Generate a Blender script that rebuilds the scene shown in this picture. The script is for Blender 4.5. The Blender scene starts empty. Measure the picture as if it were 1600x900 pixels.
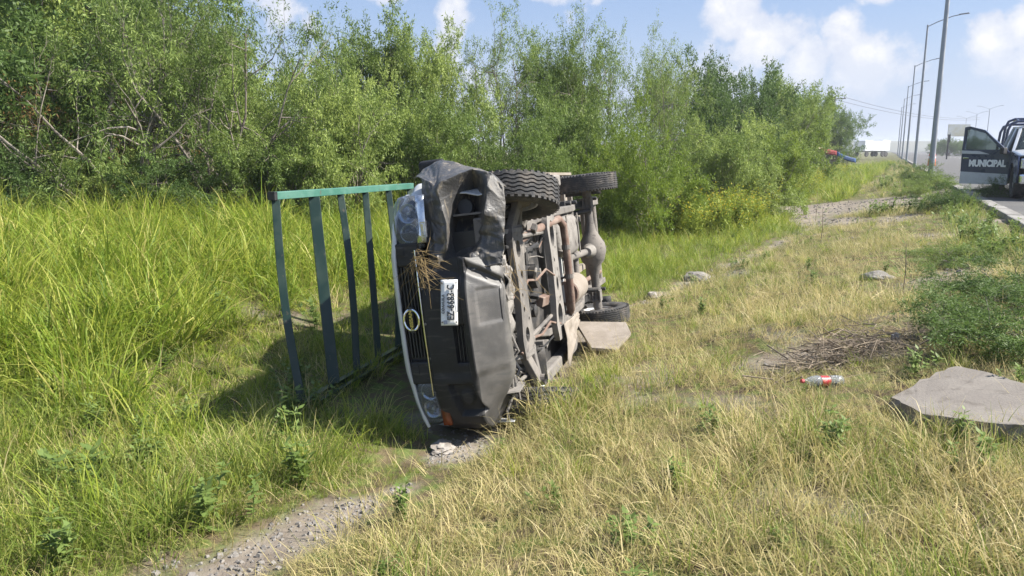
import bpy, bmesh, math, random
import numpy as np
from mathutils import Vector, Matrix, Euler, noise as mnoise

R = math.radians
SC = bpy.context.scene
COL = SC.collection

# ------------------------------------------------------------------ camera
CAM_Z = 1.81
cam_d = bpy.data.cameras.new('camera')
cam_d.sensor_width = 36.0
cam_d.lens = 36.0 * 1186.0 / 1600.0
cam_d.clip_start = 0.05
cam_d.clip_end = 5000.0
cam = bpy.data.objects.new('camera', cam_d)
COL.objects.link(cam)
cam.location = (0, 0, CAM_Z)
cam.rotation_euler = (R(90 - 10.3), 0, 0)
SC.camera = cam

# ------------------------------------------------------------------ light
SUN_EL, SUN_AZ = R(45), R(4)          # azimuth from +X towards the camera side
SUN_DIR = Vector((math.cos(SUN_EL) * math.cos(SUN_AZ), -math.cos(SUN_EL) * math.sin(SUN_AZ), math.sin(SUN_EL)))
sun_d = bpy.data.lights.new('sun', 'SUN')
sun_d.energy = 5.0
sun_d.angle = R(0.55)
sun_d.color = (1.0, 0.95, 0.86)
sun = bpy.data.objects.new('sun', sun_d)
COL.objects.link(sun)
sun.location = (20, -5, 30)
sun.rotation_euler = SUN_DIR.to_track_quat('Z', 'Y').to_euler()

SC.view_settings.view_transform = 'Standard'
SC.view_settings.look = 'None'
SC.view_settings.gamma = 1.0
SC.view_settings.exposure = 1.27
SC.view_settings.use_curve_mapping = False
SC.render.engine = 'CYCLES'
SC.cycles.max_bounces = 6
SC.cycles.transparent_max_bounces = 8
SC.cycles.use_denoising = True

W = bpy.data.worlds.new('World')
SC.world = W
W.use_nodes = True


class NT:
    """small helper to write node trees"""
    def __init__(self, tree):
        self.t = tree
    def n(self, typ, **kw):
        nd = self.t.nodes.new(typ)
        for k, v in kw.items():
            setattr(nd, k, v)
        return nd
    def link(self, a, b):
        self.t.links.new(a, b)
    def put(self, sock, v):
        if isinstance(v, bpy.types.NodeSocket):
            self.t.links.new(v, sock)
        else:
            sock.default_value = v
    def math(self, op, a, b=None, c=None, clamp=False):
        nd = self.n('ShaderNodeMath', operation=op, use_clamp=clamp)
        self.put(nd.inputs[0], a)
        if b is not None: self.put(nd.inputs[1], b)
        if c is not None: self.put(nd.inputs[2], c)
        return nd.outputs[0]
    def ss(self, v, lo, hi, a=0.0, b=1.0):
        nd = self.n('ShaderNodeMapRange', interpolation_type='SMOOTHSTEP')
        self.put(nd.inputs['Value'], v)
        self.put(nd.inputs['From Min'], lo); self.put(nd.inputs['From Max'], hi)
        self.put(nd.inputs['To Min'], a); self.put(nd.inputs['To Max'], b)
        return nd.outputs[0]
    def mix(self, f, a, b, blend='MIX'):
        nd = self.n('ShaderNodeMix', data_type='RGBA', blend_type=blend)
        self.put(nd.inputs[0], f)
        self.put(nd.inputs[6], a)
        self.put(nd.inputs[7], b)
        return nd.outputs[2]
    def noise(self, vec, scale, detail=4.0, rough=0.55, dist=0.0):
        nd = self.n('ShaderNodeTexNoise')
        if vec is not None: self.link(vec, nd.inputs['Vector'])
        nd.inputs['Scale'].default_value = scale
        nd.inputs['Detail'].default_value = detail
        nd.inputs['Roughness'].default_value = rough
        nd.inputs['Distortion'].default_value = dist
        return nd.outputs['Fac']


def c4(c):
    return (c[0], c[1], c[2], 1.0)


def build_world():
    nt = W.node_tree
    for nd in list(nt.nodes):
        nt.nodes.remove(nd)
    g = NT(nt)
    out = g.n('ShaderNodeOutputWorld')
    bg = g.n('ShaderNodeBackground')
    sky = g.n('ShaderNodeTexSky', sky_type='NISHITA')
    sky.sun_disc = False
    sky.sun_elevation = SUN_EL
    sky.sun_rotation = math.atan2(SUN_DIR.x, SUN_DIR.y)
    sky.altitude = 400.0
    sky.air_density = 1.0
    sky.dust_density = 1.6
    sky.ozone_density = 1.6
    tc = g.n('ShaderNodeTexCoord')
    sep = g.n('ShaderNodeSeparateXYZ')
    g.link(tc.outputs['Generated'], sep.inputs[0])
    X, Y, Z = sep.outputs
    el = g.math('MULTIPLY', g.math('ARCSINE', Z), 57.2958)
    az = g.math('MULTIPLY', g.math('ARCTAN2', X, Y), 57.2958)
    # fractal billow used to eat into the cloud outlines
    n1 = g.noise(tc.outputs['Generated'], 17.0, 10.0, 0.60, 0.1)
    n2 = g.noise(tc.outputs['Generated'], 5.0, 4.0, 0.5)
    def blob(a0, e0, ra, re):
        da = g.math('DIVIDE', g.math('SUBTRACT', az, a0), ra)
        de = g.math('DIVIDE', g.math('SUBTRACT', el, e0), re)
        d2 = g.math('ADD', g.math('MULTIPLY', da, da), g.math('MULTIPLY', de, de))
        return g.math('SUBTRACT', 1.0, g.math('SQRT', d2))
    field = None
    # cumulus towers standing over the road (azimuth, elevation, half width, half height in degrees)
    for b in [(15.5, 9.6, 2.6, 3.4), (17.8, 7.0, 3.6, 3.2), (20.0, 5.8, 2.6, 2.6), (15.0, 5.0, 5.0, 3.5), (22.5, 8.0, 1.5, 2.4),
              (24.5, 5.2, 3.4, 2.8), (24.5, 9.9, 1.9, 0.8), (33.0, 7.6, 1.6, 2.7), (31.0, 6.6, 2.4, 2.2), (35.0, 4.8, 3.5, 1.8),
              (-4.5, 9.8, 2.0, 5.0), (-9.0, 11.0, 3.0, 1.3), (4.0, 10.8, 5.0, 1.0), (-16.0, 9.5, 2.5, 2.2)]:
        v = blob(*b)
        field = v if field is None else g.math('MAXIMUM', field, v)
    # far-off scattered cloud for the rest of the sky
    sc = g.math('SUBTRACT', g.math('MULTIPLY', n2, 3.2), 1.95)
    field = g.math('MAXIMUM', field, sc)
    f2 = g.math('ADD', field, g.math('MULTIPLY', g.math('SUBTRACT', n1, 0.48), 2.6))
    mask = g.ss(f2, 0.14, 0.58)
    thick = g.ss(f2, 0.35, 1.1)
    # pale haze low down
    hz = g.ss(el, 0.0, 11.0, 0.92, 0.05)
    base = g.mix(0.6, sky.outputs[0], (2.5, 3.5, 5.7, 1))
    base = g.mix(hz, base, (4.3, 4.8, 5.9, 1))
    cl = g.mix(thick, (5.0, 5.3, 6.1, 1), (6.7, 6.65, 6.75, 1))
    shade = g.ss(g.noise(tc.outputs['Generated'], 26.0, 7.0, 0.6), 0.40, 0.62)
    cl = g.mix(g.math('MULTIPLY', shade, 0.65), cl, (4.6, 4.95, 5.9, 1))
    fade = g.ss(el, 0.8, 7.5, 0.25, 0.95)
    colr = g.mix(g.math('MULTIPLY', mask, fade), base, cl)
    g.link(colr, bg.inputs['Color'])
    bg.inputs['Strength'].default_value = 0.065
    g.link(bg.outputs[0], out.inputs[0])


build_world()

# ------------------------------------------------------------------ materials
MATS = {}


def mat(name, col, rough=0.6, metal=0.0, col2=None, scale=6.0, lo=0.4, hi=0.65, bump=0.0, bscale=40.0, spec=0.5, coat=0.0,
        col3=None, scale3=30.0, lo3=0.55, hi3=0.7, amt3=1.0, stretch=None):
    if name in MATS:
        return MATS[name]
    m = bpy.data.materials.new(name)
    m.use_nodes = True
    g = NT(m.node_tree)
    p = m.node_tree.nodes['Principled BSDF']
    p.inputs['Base Color'].default_value = c4(col)
    p.inputs['Roughness'].default_value = rough
    p.inputs['Metallic'].default_value = metal
    p.inputs['Specular IOR Level'].default_value = spec
    p.inputs['Coat Weight'].default_value = coat
    tc = g.n('ShaderNodeTexCoord')
    v = tc.outputs['Object']
    if col2 is not None:
        f = g.ss(g.noise(v, scale, 6.0, 0.62), lo, hi)
        c = g.mix(f, c4(col), c4(col2))
        if col3 is not None:
            v3 = v
            if stretch:
                mp = g.n('ShaderNodeMapping'); g.link(v, mp.inputs[0]); mp.inputs['Scale'].default_value = stretch; v3 = mp.outputs[0]
            f3 = g.math('MULTIPLY', g.ss(g.noise(v3, scale3, 5.0, 0.6, 0.3), lo3, hi3), amt3)
            c = g.mix(f3, c, c4(col3))
        g.link(c, p.inputs['Base Color'])
        r = g.math('ADD', g.math('MULTIPLY', f, 0.25), rough - 0.05, clamp=True)
        g.link(r, p.inputs['Roughness'])
    if bump > 0:
        b = g.n('ShaderNodeBump')
        b.inputs['Strength'].default_value = bump
        b.inputs['Distance'].default_value = 0.02
        g.link(g.noise(v, bscale, 5.0, 0.6), b.inputs['Height'])
        g.link(b.outputs[0], p.inputs['Normal'])
    MATS[name] = m
    return m


def leaf_mat(name, stops, trans=0.4, rough=0.55):
    """foliage: colour picked by a per-blade attribute 'v' plus a per-plant random"""
    m = bpy.data.materials.new(name)
    m.use_nodes = True
    nt = m.node_tree
    g = NT(nt)
    p = nt.nodes['Principled BSDF']
    out = nt.nodes['Material Output']
    at = g.n('ShaderNodeAttribute', attribute_name='v')
    oi = g.n('ShaderNodeObjectInfo')
    f = g.math('ADD', g.math('MULTIPLY', at.outputs['Fac'], 0.6), g.math('MULTIPLY', oi.outputs['Random'], 0.4))
    cr = g.n('ShaderNodeValToRGB')
    e = cr.color_ramp.elements
    while len(e) < len(stops):
        e.new(0.5)
    for i, (pos, c) in enumerate(stops):
        e[i].position = pos
        e[i].color = c4(c)
    g.link(f, cr.inputs[0])
    g.link(cr.outputs[0], p.inputs['Base Color'])
    p.inputs['Roughness'].default_value = rough
    p.inputs['Specular IOR Level'].default_value = 0.35
    tr = g.n('ShaderNodeBsdfTranslucent')
    g.link(cr.outputs[0], tr.inputs['Color'])
    mx = g.n('ShaderNodeMixShader')
    mx.inputs[0].default_value = trans
    g.link(p.outputs[0], mx.inputs[1])
    g.link(tr.outputs[0], mx.inputs[2])
    g.link(mx.outputs[0], out.inputs[0])
    MATS[name] = m
    return m


def glass_mat(name, col, rough=0.05, alpha=1.0):
    m = bpy.data.materials.new(name)
    m.use_nodes = True
    p = m.node_tree.nodes['Principled BSDF']
    p.inputs['Base Color'].default_value = c4(col)
    p.inputs['Roughness'].default_value = rough
    p.inputs['IOR'].default_value = 1.3
    p.inputs['Transmission Weight'].default_value = alpha
    MATS[name] = m
    return m


# ------------------------------------------------------------------ mesh helpers
class MB:
    def __init__(self):
        self.v, self.f = [], []
    def add(self, verts, faces):
        o = len(self.v)
        self.v += [tuple(a) for a in verts]
        self.f += [tuple(i + o for i in f) for f in faces]
        return self
    def box(self, c, s, rot=None):
        hx, hy, hz = s[0] / 2, s[1] / 2, s[2] / 2
        M = rot if rot is not None else Matrix.Identity(3)
        vs = [Vector(c) + M @ Vector((a * hx, b * hy, d * hz)) for a in (-1, 1) for b in (-1, 1) for d in (-1, 1)]
        return self.add(vs, [(0, 1, 3, 2), (4, 6, 7, 5), (0, 4, 5, 1), (2, 3, 7, 6), (0, 2, 6, 4), (1, 5, 7, 3)])
    def bar(self, a, b, w, h, up=(0, 0, 1)):
        """box beam from a to b"""
        a, b = Vector(a), Vector(b)
        d = (b - a); L = d.length; d.normalize()
        upv = Vector(up)
        s = d.cross(upv)
        if s.length < 1e-4: s = d.cross(Vector((1, 0, 0)))
        s.normalize(); t = s.cross(d)
        M = Matrix((d, s, t)).transposed()
        return self.box((a + b) / 2, (L, w, h), M)
    def tube(self, pts, r, n=8, cap=True):
        pts = [Vector(p) for p in pts]
        rs = r if isinstance(r, (list, tuple)) else [r] * len(pts)
        ring = []
        vs = []
        prev = None
        for i, p in enumerate(pts):
            d = (pts[min(i + 1, len(pts) - 1)] - pts[max(i - 1, 0)])
            if d.length < 1e-9: d = Vector((0, 0, 1))
            d.normalize()
            if prev is None:
                s = d.cross(Vector((0, 0, 1)) if abs(d.z) < 0.9 else Vector((1, 0, 0)))
            else:
                s = prev - d * prev.dot(d)
            s.normalize(); prev = s
            t = d.cross(s)
            for k in range(n):
                a = 2 * math.pi * k / n
                vs.append(p + (s * math.cos(a) + t * math.sin(a)) * rs[i])
        fs = []
        for i in range(len(pts) - 1):
            for k in range(n):
                k2 = (k + 1) % n
                fs.append((i * n + k, i * n + k2, (i + 1) * n + k2, (i + 1) * n + k))
        if cap:
            fs.append(tuple(range(n - 1, -1, -1)))
            fs.append(tuple((len(pts) - 1) * n + k for k in range(n)))
        return self.add(vs, fs)
    def lathe(self, prof, c=(0, 0, 0), axis=(0, 1, 0), n=32, zig=None):
        """prof: list of (axial, radius); closed ends when radius 0"""
        ax = Vector(axis).normalized()
        s = ax.cross(Vector((0, 0, 1)) if abs(ax.z) < 0.9 else Vector((1, 0, 0))).normalized()
        t = ax.cross(s)
        vs, fs = [], []
        m = len(prof)
        for k in range(n):
            a = 2 * math.pi * k / n
            for j, (h, r) in enumerate(prof):
                dz = zig[j] * (1 if k % 4 < 2 else -1) if zig else 0
                vs.append(Vector(c) + ax * (h + dz) + (s * math.cos(a) + t * math.sin(a)) * r)
        for k in range(n):
            k2 = (k + 1) % n
            for j in range(m - 1):
                fs.append((k * m + j, k * m + j + 1, k2 * m + j + 1, k2 * m + j))
        return self.add(vs, fs)
    def grid(self, fn, nu, nv):
        vs = [fn(i / nu, j / nv) for i in range(nu + 1) for j in range(nv + 1)]
        fs = []
        for i in range(nu):
            for j in range(nv):
                a = i * (nv + 1) + j
                fs.append((a, a + 1, a + nv + 2, a + nv + 1))
        return self.add(vs, fs)
    def prism(self, poly, ext):
        """poly: 3-D points (planar), extruded by vector ext"""
        n = len(poly)
        e = Vector(ext)
        vs = [Vector(p) for p in poly] + [Vector(p) + e for p in poly]
        fs = [tuple(range(n)), tuple(range(2 * n - 1, n - 1, -1))]
        fs += [(i, i + n, (i + 1) % n + n, (i + 1) % n) for i in range(n)]
        return self.add(vs, fs)
    def build(self, name, m, parent=None, bevel=0.0, smooth=False, solid=0.0, seg=2, sub=0):
        me = bpy.data.meshes.new(name)
        me.from_pydata(self.v, [], self.f)
        bm = bmesh.new(); bm.from_mesh(me)
        if not smooth and solid == 0:
            bmesh.ops.recalc_face_normals(bm, faces=bm.faces)
        elif solid == 0:
            bmesh.ops.remove_doubles(bm, verts=bm.verts, dist=1e-5)
            bmesh.ops.recalc_face_normals(bm, faces=bm.faces)
        bm.to_mesh(me); bm.free()
        me.update()
        o = bpy.data.objects.new(name, me)
        COL.objects.link(o)
        if m: me.materials.append(MATS[m] if isinstance(m, str) else m)
        if parent: o.parent = parent
        if smooth:
            me.polygons.foreach_set('use_smooth', [True] * len(me.polygons))
            me.set_sharp_from_angle(angle=R(40))
        if sub:
            s = o.modifiers.new('sub', 'SUBSURF'); s.levels = sub; s.render_levels = sub
        if solid:
            s = o.modifiers.new('solid', 'SOLIDIFY'); s.thickness = solid; s.offset = 0
        if bevel:
            b = o.modifiers.new('bevel', 'BEVEL'); b.width = bevel; b.segments = seg; b.limit_method = 'ANGLE'
        return o


def tag(o, label=None, cat=None, group=None, kind=None):
    if label: o['label'] = label
    if cat: o['category'] = cat
    if group: o['group'] = group
    if kind: o['kind'] = kind
    return o


def empty(name, loc=(0, 0, 0), rz=0.0):
    o = bpy.data.objects.new(name, None)
    COL.objects.link(o)
    o.location = loc
    o.rotation_euler = (0, 0, rz)
    o.empty_display_size = 0.1
    return o


def copy_tree(o, parent=None):
    c = o.copy(); COL.objects.link(c)
    if parent: c.parent = parent
    for ch in list(o.children):
        copy_tree(ch, c)
    return c


def curve_plate(name, outline, holes, thick, m, parent, M):
    """flat plate with real holes; outline and holes are 2-D polygons, M maps plate space to the parent"""
    cu = bpy.data.curves.new(name, 'CURVE')
    cu.dimensions = '2D'; cu.fill_mode = 'BOTH'; cu.extrude = thick / 2; cu.bevel_depth = 0.0
    for poly in [outline] + holes:
        sp = cu.splines.new('POLY'); sp.points.add(len(poly) - 1)
        for p, q in zip(sp.points, poly): p.co = (q[0], q[1], 0, 1)
        sp.use_cyclic_u = True
    tmp = bpy.data.objects.new(name, cu)
    me = bpy.data.meshes.new_from_object(tmp)
    bpy.data.objects.remove(tmp); bpy.data.curves.remove(cu)
    me.name = name
    me.transform(M)
    me.materials.clear(); me.materials.append(MATS[m])
    o = bpy.data.objects.new(name, me); COL.objects.link(o)
    o.parent = parent
    return o


def text_mesh(name, s, size, m, parent, M, ext=0.002, bold=0.0, sx=1.0):
    cu = bpy.data.curves.new(name, 'FONT')
    cu.body = s; cu.size = size; cu.extrude = ext; cu.align_x = 'CENTER'; cu.align_y = 'CENTER'; cu.offset = bold
    tmp = bpy.data.objects.new(name, cu)
    me = bpy.data.meshes.new_from_object(tmp)
    bpy.data.objects.remove(tmp); bpy.data.curves.remove(cu)
    me.transform(Matrix.Diagonal((sx, 1, 1, 1)))
    me.transform(M)
    me.materials.clear(); me.materials.append(MATS[m])
    o = bpy.data.objects.new(name, me); COL.objects.link(o)
    o.parent = parent
    return o


def ell(cx, cy, rx, ry, n=14):
    return [(cx + rx * math.cos(2 * math.pi * k / n), cy + ry * math.sin(2 * math.pi * k / n)) for k in range(n)]


def sstep(a, b, x):
    t = max(0.0, min(1.0, (x - a) / (b - a)))
    return t * t * (3 - 2 * t)


def N3(x, y, z=0.0):
    return mnoise.noise(Vector((x, y, z)))


# ------------------------------------------------------------------ terrain
TH = R(26.0)
RD = Vector((math.sin(TH), math.cos(TH), 0))          # along the road, away from the camera
RN = Vector((math.cos(TH), -math.sin(TH), 0))         # across, towards the road
K0 = Vector((8.5, 12.6, 0))                           # a point on the kerb line


def road_st(x, y):
    dx, dy = x - K0.x, y - K0.y
    return dx * RN.x + dy * RN.y, dx * RD.x + dy * RD.y


def road_pt(s, t, z=0.0):
    p = K0 + RN * s + RD * t
    return Vector((p.x, p.y, z))


ROAD_Z = 0.65
PATH = [(-2.2, 1.6), (-1.25, 3.05), (-0.98, 3.4), (-0.66, 3.75), (-0.40, 4.4), (0.15, 5.6), (0.9, 8.0), (1.8, 9.4), (2.9, 11.2), (4.6, 13.6), (6.4, 16.5), (8.4, 20.0), (10.5, 24.0)]


def path_d(x, y):
    """signed distance to the path: positive on its right side; and the position along it"""
    best = (1e9, 0, 0)
    for i in range(len(PATH) - 1):
        ax, ay = PATH[i]; bx, by = PATH[i + 1]
        vx, vy = bx - ax, by - ay
        L2 = vx * vx + vy * vy
        t = max(0, min(1, ((x - ax) * vx + (y - ay) * vy) / L2))
        dx, dy = x - ax - t * vx, y - ay - t * vy
        d = math.hypot(dx, dy)
        if d < best[0]:
            best = (d, 1 if (vx * dy - vy * dx) < 0 else -1, i + t)
    return best[0] * best[1], best[2]


def bare(x, y):
    """0..1 bare dirt: the trodden path, gravel spread and the scraped strip along the road"""
    d, t = path_d(x, y)
    n = N3(x * 2.3, y * 2.3, 3.1)
    w = 0.0
    if t < 5:
        w = 0.15 + 0.12 * n - 0.02 * max(0, t - 2)
        w -= 0.12 * sstep(2.5, 3.0, t) * (1 - sstep(3.6, 4.0, t))
    elif t < 8: w = 0.04 + 0.26 * n
    else: w = 0.16 * n + .02
    b = 1 - sstep(w * 0.6, w * 1.5 + 0.1, abs(d)) if w > 0.02 else 0.0
    s, tt = road_st(x, y)
    # gravel turn-out at the far end of the path
    q = math.hypot((x - 9.6) / 3.2, (y - 22.2) / 3.0) + 0.35 * N3(x * .6, y * .6, 9)
    b = max(b, 1 - sstep(0.75, 1.05, q))
    q = math.hypot((x - 7.4) / 0.8, (y - 18.6) / 2.6) + 0.3 * N3(x * .8, y * .8, 5)
    b = max(b, 1 - sstep(0.7, 1.05, q))
    # scraped bank along the kerb
    if -3.2 < s < 0.2:
        k = N3(x * 0.7, y * 0.7, 21) + 0.45 * N3(x * 2.1, y * 2.1, 22)
        b = max(b, sstep(0.12, 0.38, k) * sstep(-3.2, -1.8, s) * (0.9 if tt > -6 else 0.4))
    # scuffed soil and flattened straw beside the wreck
    q = math.hypot((x - 0.95) / 0.55, (y - 5.45) / 0.55) + .5 * N3(x * 2.2, y * 2.2, 14)
    b = max(b, 0.55 * (1 - sstep(0.5, 1.1, q)))
    # thin spots between the clumps
    if s < -.5: b = max(b, .55 * sstep(.32, .55, N3(x * 1.1, y * 1.1, 31) + .4 * N3(x * 3.1, y * 3.1, 33)))
    # flattened earth under the brush pile
    q = math.hypot((x - 2.35) / 0.8, (y - 5.45) / 0.35)
    b = max(b, 0.9 * (1 - sstep(0.6, 1.2, q)))
    return max(0.0, min(1.0, b))


def gh(x, y):
    s, t = road_st(x, y)
    if s > -0.15:
        return ROAD_Z - 0.06
    bank = ROAD_Z - 0.08
    z = bank * sstep(-5.2, -0.4, s) * 0.85 + bank * 0.15 * sstep(-1.0, -0.15, s)
    z += 0.66 * (1 - sstep(-11.5, -6.0, s))
    lump = (1 - sstep(14, 40, math.hypot(x, y)) * 0.6) * (0.05 * N3(x * 0.5, y * 0.5) + 0.025 * N3(x * 1.7, y * 1.7, 7))
    z += lump * sstep(-0.2, -1.2, s)
    d, tt = path_d(x, y)
    if abs(d) < 0.6: z -= 0.045 * (1 - sstep(0.1, 0.6, abs(d)))
    # the wreck has pressed a hollow
    q = math.hypot((x + 0.1) / 1.0, (y - 6.2) / 2.0)
    z -= 0.05 * (1 - sstep(0.4, 1.3, q))
    q = math.hypot((x - .66) / .40, (y - 5.30) / .45)
    z += .10 * (1 - sstep(.2, 1.1, q))
    # low spoil bank where the brush lies
    q = math.hypot((x - 3.1) / 1.8, (y - 6.3) / 0.7)
    z += 0.12 * (1 - sstep(0.2, 1.2, q))
    return z


def ground_px(px, py, lift=0.0):
    """where a sight line of the calibrated camera meets the terrain"""
    c, sn = math.cos(R(10.3)), math.sin(R(10.3))
    v = (450 - py) / 1186.0
    d = Vector(((px - 800) / 1186.0, c + v * sn, -sn + v * c))
    t = 1.5
    for _ in range(4000):
        p = Vector((0, 0, CAM_Z)) + d * t
        if p.z <= gh(p.x, p.y) + lift: return p
        t += .01 if t < 12 else .05
    return p

# ------------------------------------------------------------------ ground, road
def ground_material():
    m = bpy.data.materials.new('earth'); m.use_nodes = True
    g = NT(m.node_tree); p = m.node_tree.nodes['Principled BSDF']
    tc = g.n('ShaderNodeTexCoord'); v = tc.outputs['Object']
    at = g.n('ShaderNodeAttribute', attribute_name='bare')
    soil = g.mix(g.ss(g.noise(v, 2.2, 6), .35, .7), (.075, .055, .035, 1), (.14, .11, .065, 1))
    green = g.mix(g.ss(g.noise(v, 9.0, 4), .4, .65), soil, (.10, .13, .035, 1))
    dirt = g.mix(g.ss(g.noise(v, 3.0, 8, .65), .35, .7), (.17, .142, .115, 1), (.26, .225, .185, 1))
    vor = g.n('ShaderNodeTexVoronoi'); g.link(v, vor.inputs['Vector']); vor.inputs['Scale'].default_value = 38.0
    peb = g.ss(vor.outputs['Distance'], .25, .42, 1.0, 0.0)
    pebm = g.math('MULTIPLY', peb, g.ss(g.noise(v, 1.6, 3), .48, .62))
    dirt2 = g.mix(pebm, dirt, (.22, .21, .20, 1))
    g.link(g.mix(at.outputs['Fac'], green, dirt2), p.inputs['Base Color'])
    p.inputs['Roughness'].default_value = .95
    p.inputs['Specular IOR Level'].default_value = .15
    b = g.n('ShaderNodeBump'); b.inputs['Strength'].default_value = .6; b.inputs['Distance'].default_value = .02
    h = g.math('ADD', g.noise(v, 24, 6, .65), g.math('MULTIPLY', pebm, .6))
    g.link(h, b.inputs['Height']); g.link(b.outputs[0], p.inputs['Normal'])
    MATS['earth'] = m


ground_material()


def build_ground():
    # one sheet in polar rings about the viewpoint: fine close by, reaching the horizon
    rs = [0.0]
    r = 0.5
    while r < 3000:
        rs.append(r)
        r += max(0.10, r * 0.022) if r < 60 else r * 0.12
    na_f = 240
    angs = []
    a = -180.0
    while a < 180.0 - 1e-6:
        angs.append(a)
        a += 0.5 if -48 <= a < 48 else 6.0
    na = len(angs)
    verts, bar = [(0, 0, gh(0, 0))], [0.0]
    for rr in rs[1:]:
        for a in angs:
            x, y = rr * math.sin(R(a)), rr * math.cos(R(a))
            verts.append((x, y, gh(x, y)))
            bar.append(bare(x, y) if rr < 45 else 0.0)
    faces = [(0, 1 + (k + 1) % na, 1 + k) for k in range(na)]
    for i in range(len(rs) - 2):
        o = 1 + i * na
        for k in range(na):
            k2 = (k + 1) % na
            faces.append((o + k, o + k2, o + na + k2, o + na + k))
    me = bpy.data.meshes.new('ground'); me.from_pydata(verts, [], faces)
    at = me.attributes.new('bare', 'FLOAT', 'POINT'); at.data.foreach_set('value', bar)
    me.polygons.foreach_set('use_smooth', [True] * len(me.polygons))
    me.materials.append(MATS['earth']); me.update()
    o = bpy.data.objects.new('ground', me); COL.objects.link(o)
    tag(o, kind='structure', label='weedy roadside ground with bare dirt track')
    return o


build_ground()
mat('asphalt', (.07, .068, .067), .9, col2=(.10, .097, .094), scale=1.2, bump=.3, bscale=120)
mat('road_paint', (.75, .74, .70), .7, col2=(.5, .48, .45), scale=8)
mat('concrete', (.22, .20, .18), .9, col2=(.52, .49, .45), scale=5, bump=.35, bscale=60, col3=(.30, .27, .24), scale3=3.0, amt3=.6)
mat('kerb_concrete', (.24, .23, .215), .85, col2=(.16, .15, .14), scale=3, bump=.3, bscale=50)


def build_road():
    mb = MB()
    t0, t1, n = -30.0, 900.0, 60
    def strip(s0, s1, z, name, m, ta=t0, tb=t1, kind='structure', lab=None):
        k = MB()
        nn = 24
        for i in range(nn):
            a = ta + (tb - ta) * i / nn; b = ta + (tb - ta) * (i + 1) / nn
            k.add([road_pt(s0, a, z), road_pt(s1, a, z), road_pt(s1, b, z), road_pt(s0, b, z)], [(0, 1, 2, 3)])
        o = k.build(name, m); tag(o, kind=kind, label=lab); return o
    strip(0.12, 15.0, ROAD_Z, 'road', 'asphalt', lab='grey asphalt road beside the verge')
    strip(15.15, 19.0, ROAD_Z + .12, 'median', 'earth', lab='grassy strip between the carriageways')
    strip(19.15, 32.0, ROAD_Z, 'far_carriageway', 'asphalt', lab='far lanes of the asphalt road')
    rd = bpy.data.objects['road']
    k = MB()
    for i in range(46):
        a = -20 + i * 9.0
        k.add([road_pt(7.4, a, ROAD_Z + .005), road_pt(7.55, a, ROAD_Z + .005), road_pt(7.55, a + 4, ROAD_Z + .005), road_pt(7.4, a + 4, ROAD_Z + .005)], [(0, 1, 2, 3)])
    k.build('lane_marking', 'road_paint', rd)
    # kerb: cast lengths with joints, each its own piece
    kb = empty('kerb'); tag(kb, kind='structure', label='pale concrete kerb along the road edge')
    base = None
    for i in range(60):
        a = -14 + i * 2.5
        rr = random.Random(i)
        dz = rr.uniform(-.015, .015)
        if base is None:
            m2 = MB(); m2.box((0, 0, 0), (.26, 2.46, .30))
            base = m2.build('kerb_stone', 'kerb_concrete', kb, bevel=.02)
            o = base
        else:
            o = base.copy(); COL.objects.link(o)
        o.location = road_pt(0.0, a + 1.25, ROAD_Z - .13 + dz)
        o.rotation_euler = (0, 0, -TH + rr.uniform(-.006, .006))
    m2 = MB()
    for s in (15.07, 19.07):
        m2.bar(road_pt(s, -30, ROAD_Z + .07), road_pt(s, 500, ROAD_Z + .07), .16, .3)
    m2.build('median_kerb', 'kerb_concrete', kb)


build_road()

# distant ridge
mat('ridge_green', (.10, .115, .10), 1.0, col2=(.15, .15, .13), scale=.02)
def ridge():
    mb = MB()
    nx = 90
    vs, fs = [], []
    for i in range(nx + 1):
        x = -500 + 2100 * i / nx
        top = 8.2 + 0.5 * N3(i * .31, 0) + .25 * N3(i * 1.3, 4)
        for (y, z) in ((520, -2), (530, top * .75), (545, top), (640, top - 1), (760, -2)):
            vs.append((x, y + 8 * N3(i * .2, y), z))
    for i in range(nx):
        for j in range(4):
            a = i * 5 + j
            fs.append((a, a + 5, a + 6, a + 1))
    mb.add(vs, fs)
    o = mb.build('hills', 'ridge_green', smooth=True)
    tag(o, kind='structure', label='long low grey ridge on the horizon')
ridge()

# ------------------------------------------------------------------ overturned pickup
mat('truck_white', (.55, .57, .59), .28, col2=(.46, .46, .45), scale=4, coat=.5, col3=(.45, .40, .34), scale3=9, amt3=.35)
mat('bumper_black', (.018, .018, .020), .5, col2=(.032, .031, .031), scale=5, bump=.12, bscale=260, col3=(.11, .10, .09), scale3=5, lo3=.54, hi3=.72, amt3=.45, stretch=(1, 5, 1), spec=.28)
mat('valance_dusty', (.075, .072, .070), .44, col2=(.135, .126, .118), scale=4, lo=.35, hi=.65, bump=.15, bscale=200, col3=(.085, .082, .080), scale3=6, lo3=.50, hi3=.66, amt3=.8, stretch=(1, 6, 2))
mat('bumper_scuffed', (.055, .054, .054), .44, col2=(.095, .088, .08), scale=4, lo=.38, hi=.66, bump=.3, bscale=60, col3=(.20, .17, .13), scale3=7, lo3=.53, hi3=.66, amt3=.85, stretch=(3, 1, 4))
mat('grille_black', (.018, .018, .020), .42, col2=(.03, .03, .03), scale=9)
mat('chrome', (.80, .82, .85), .12, 1.0)
mat('brass_letter', (.55, .45, .12), .45, .6)
mat('rubber', (.030, .030, .032), .75, col2=(.062, .058, .054), scale=7, bump=.25, bscale=90, col3=(.15, .13, .11), scale3=11, lo3=.47, hi3=.72, amt3=.75)
mat('rim_steel', (.62, .63, .65), .42, .5, col2=(.42, .38, .34), scale=8)
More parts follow.
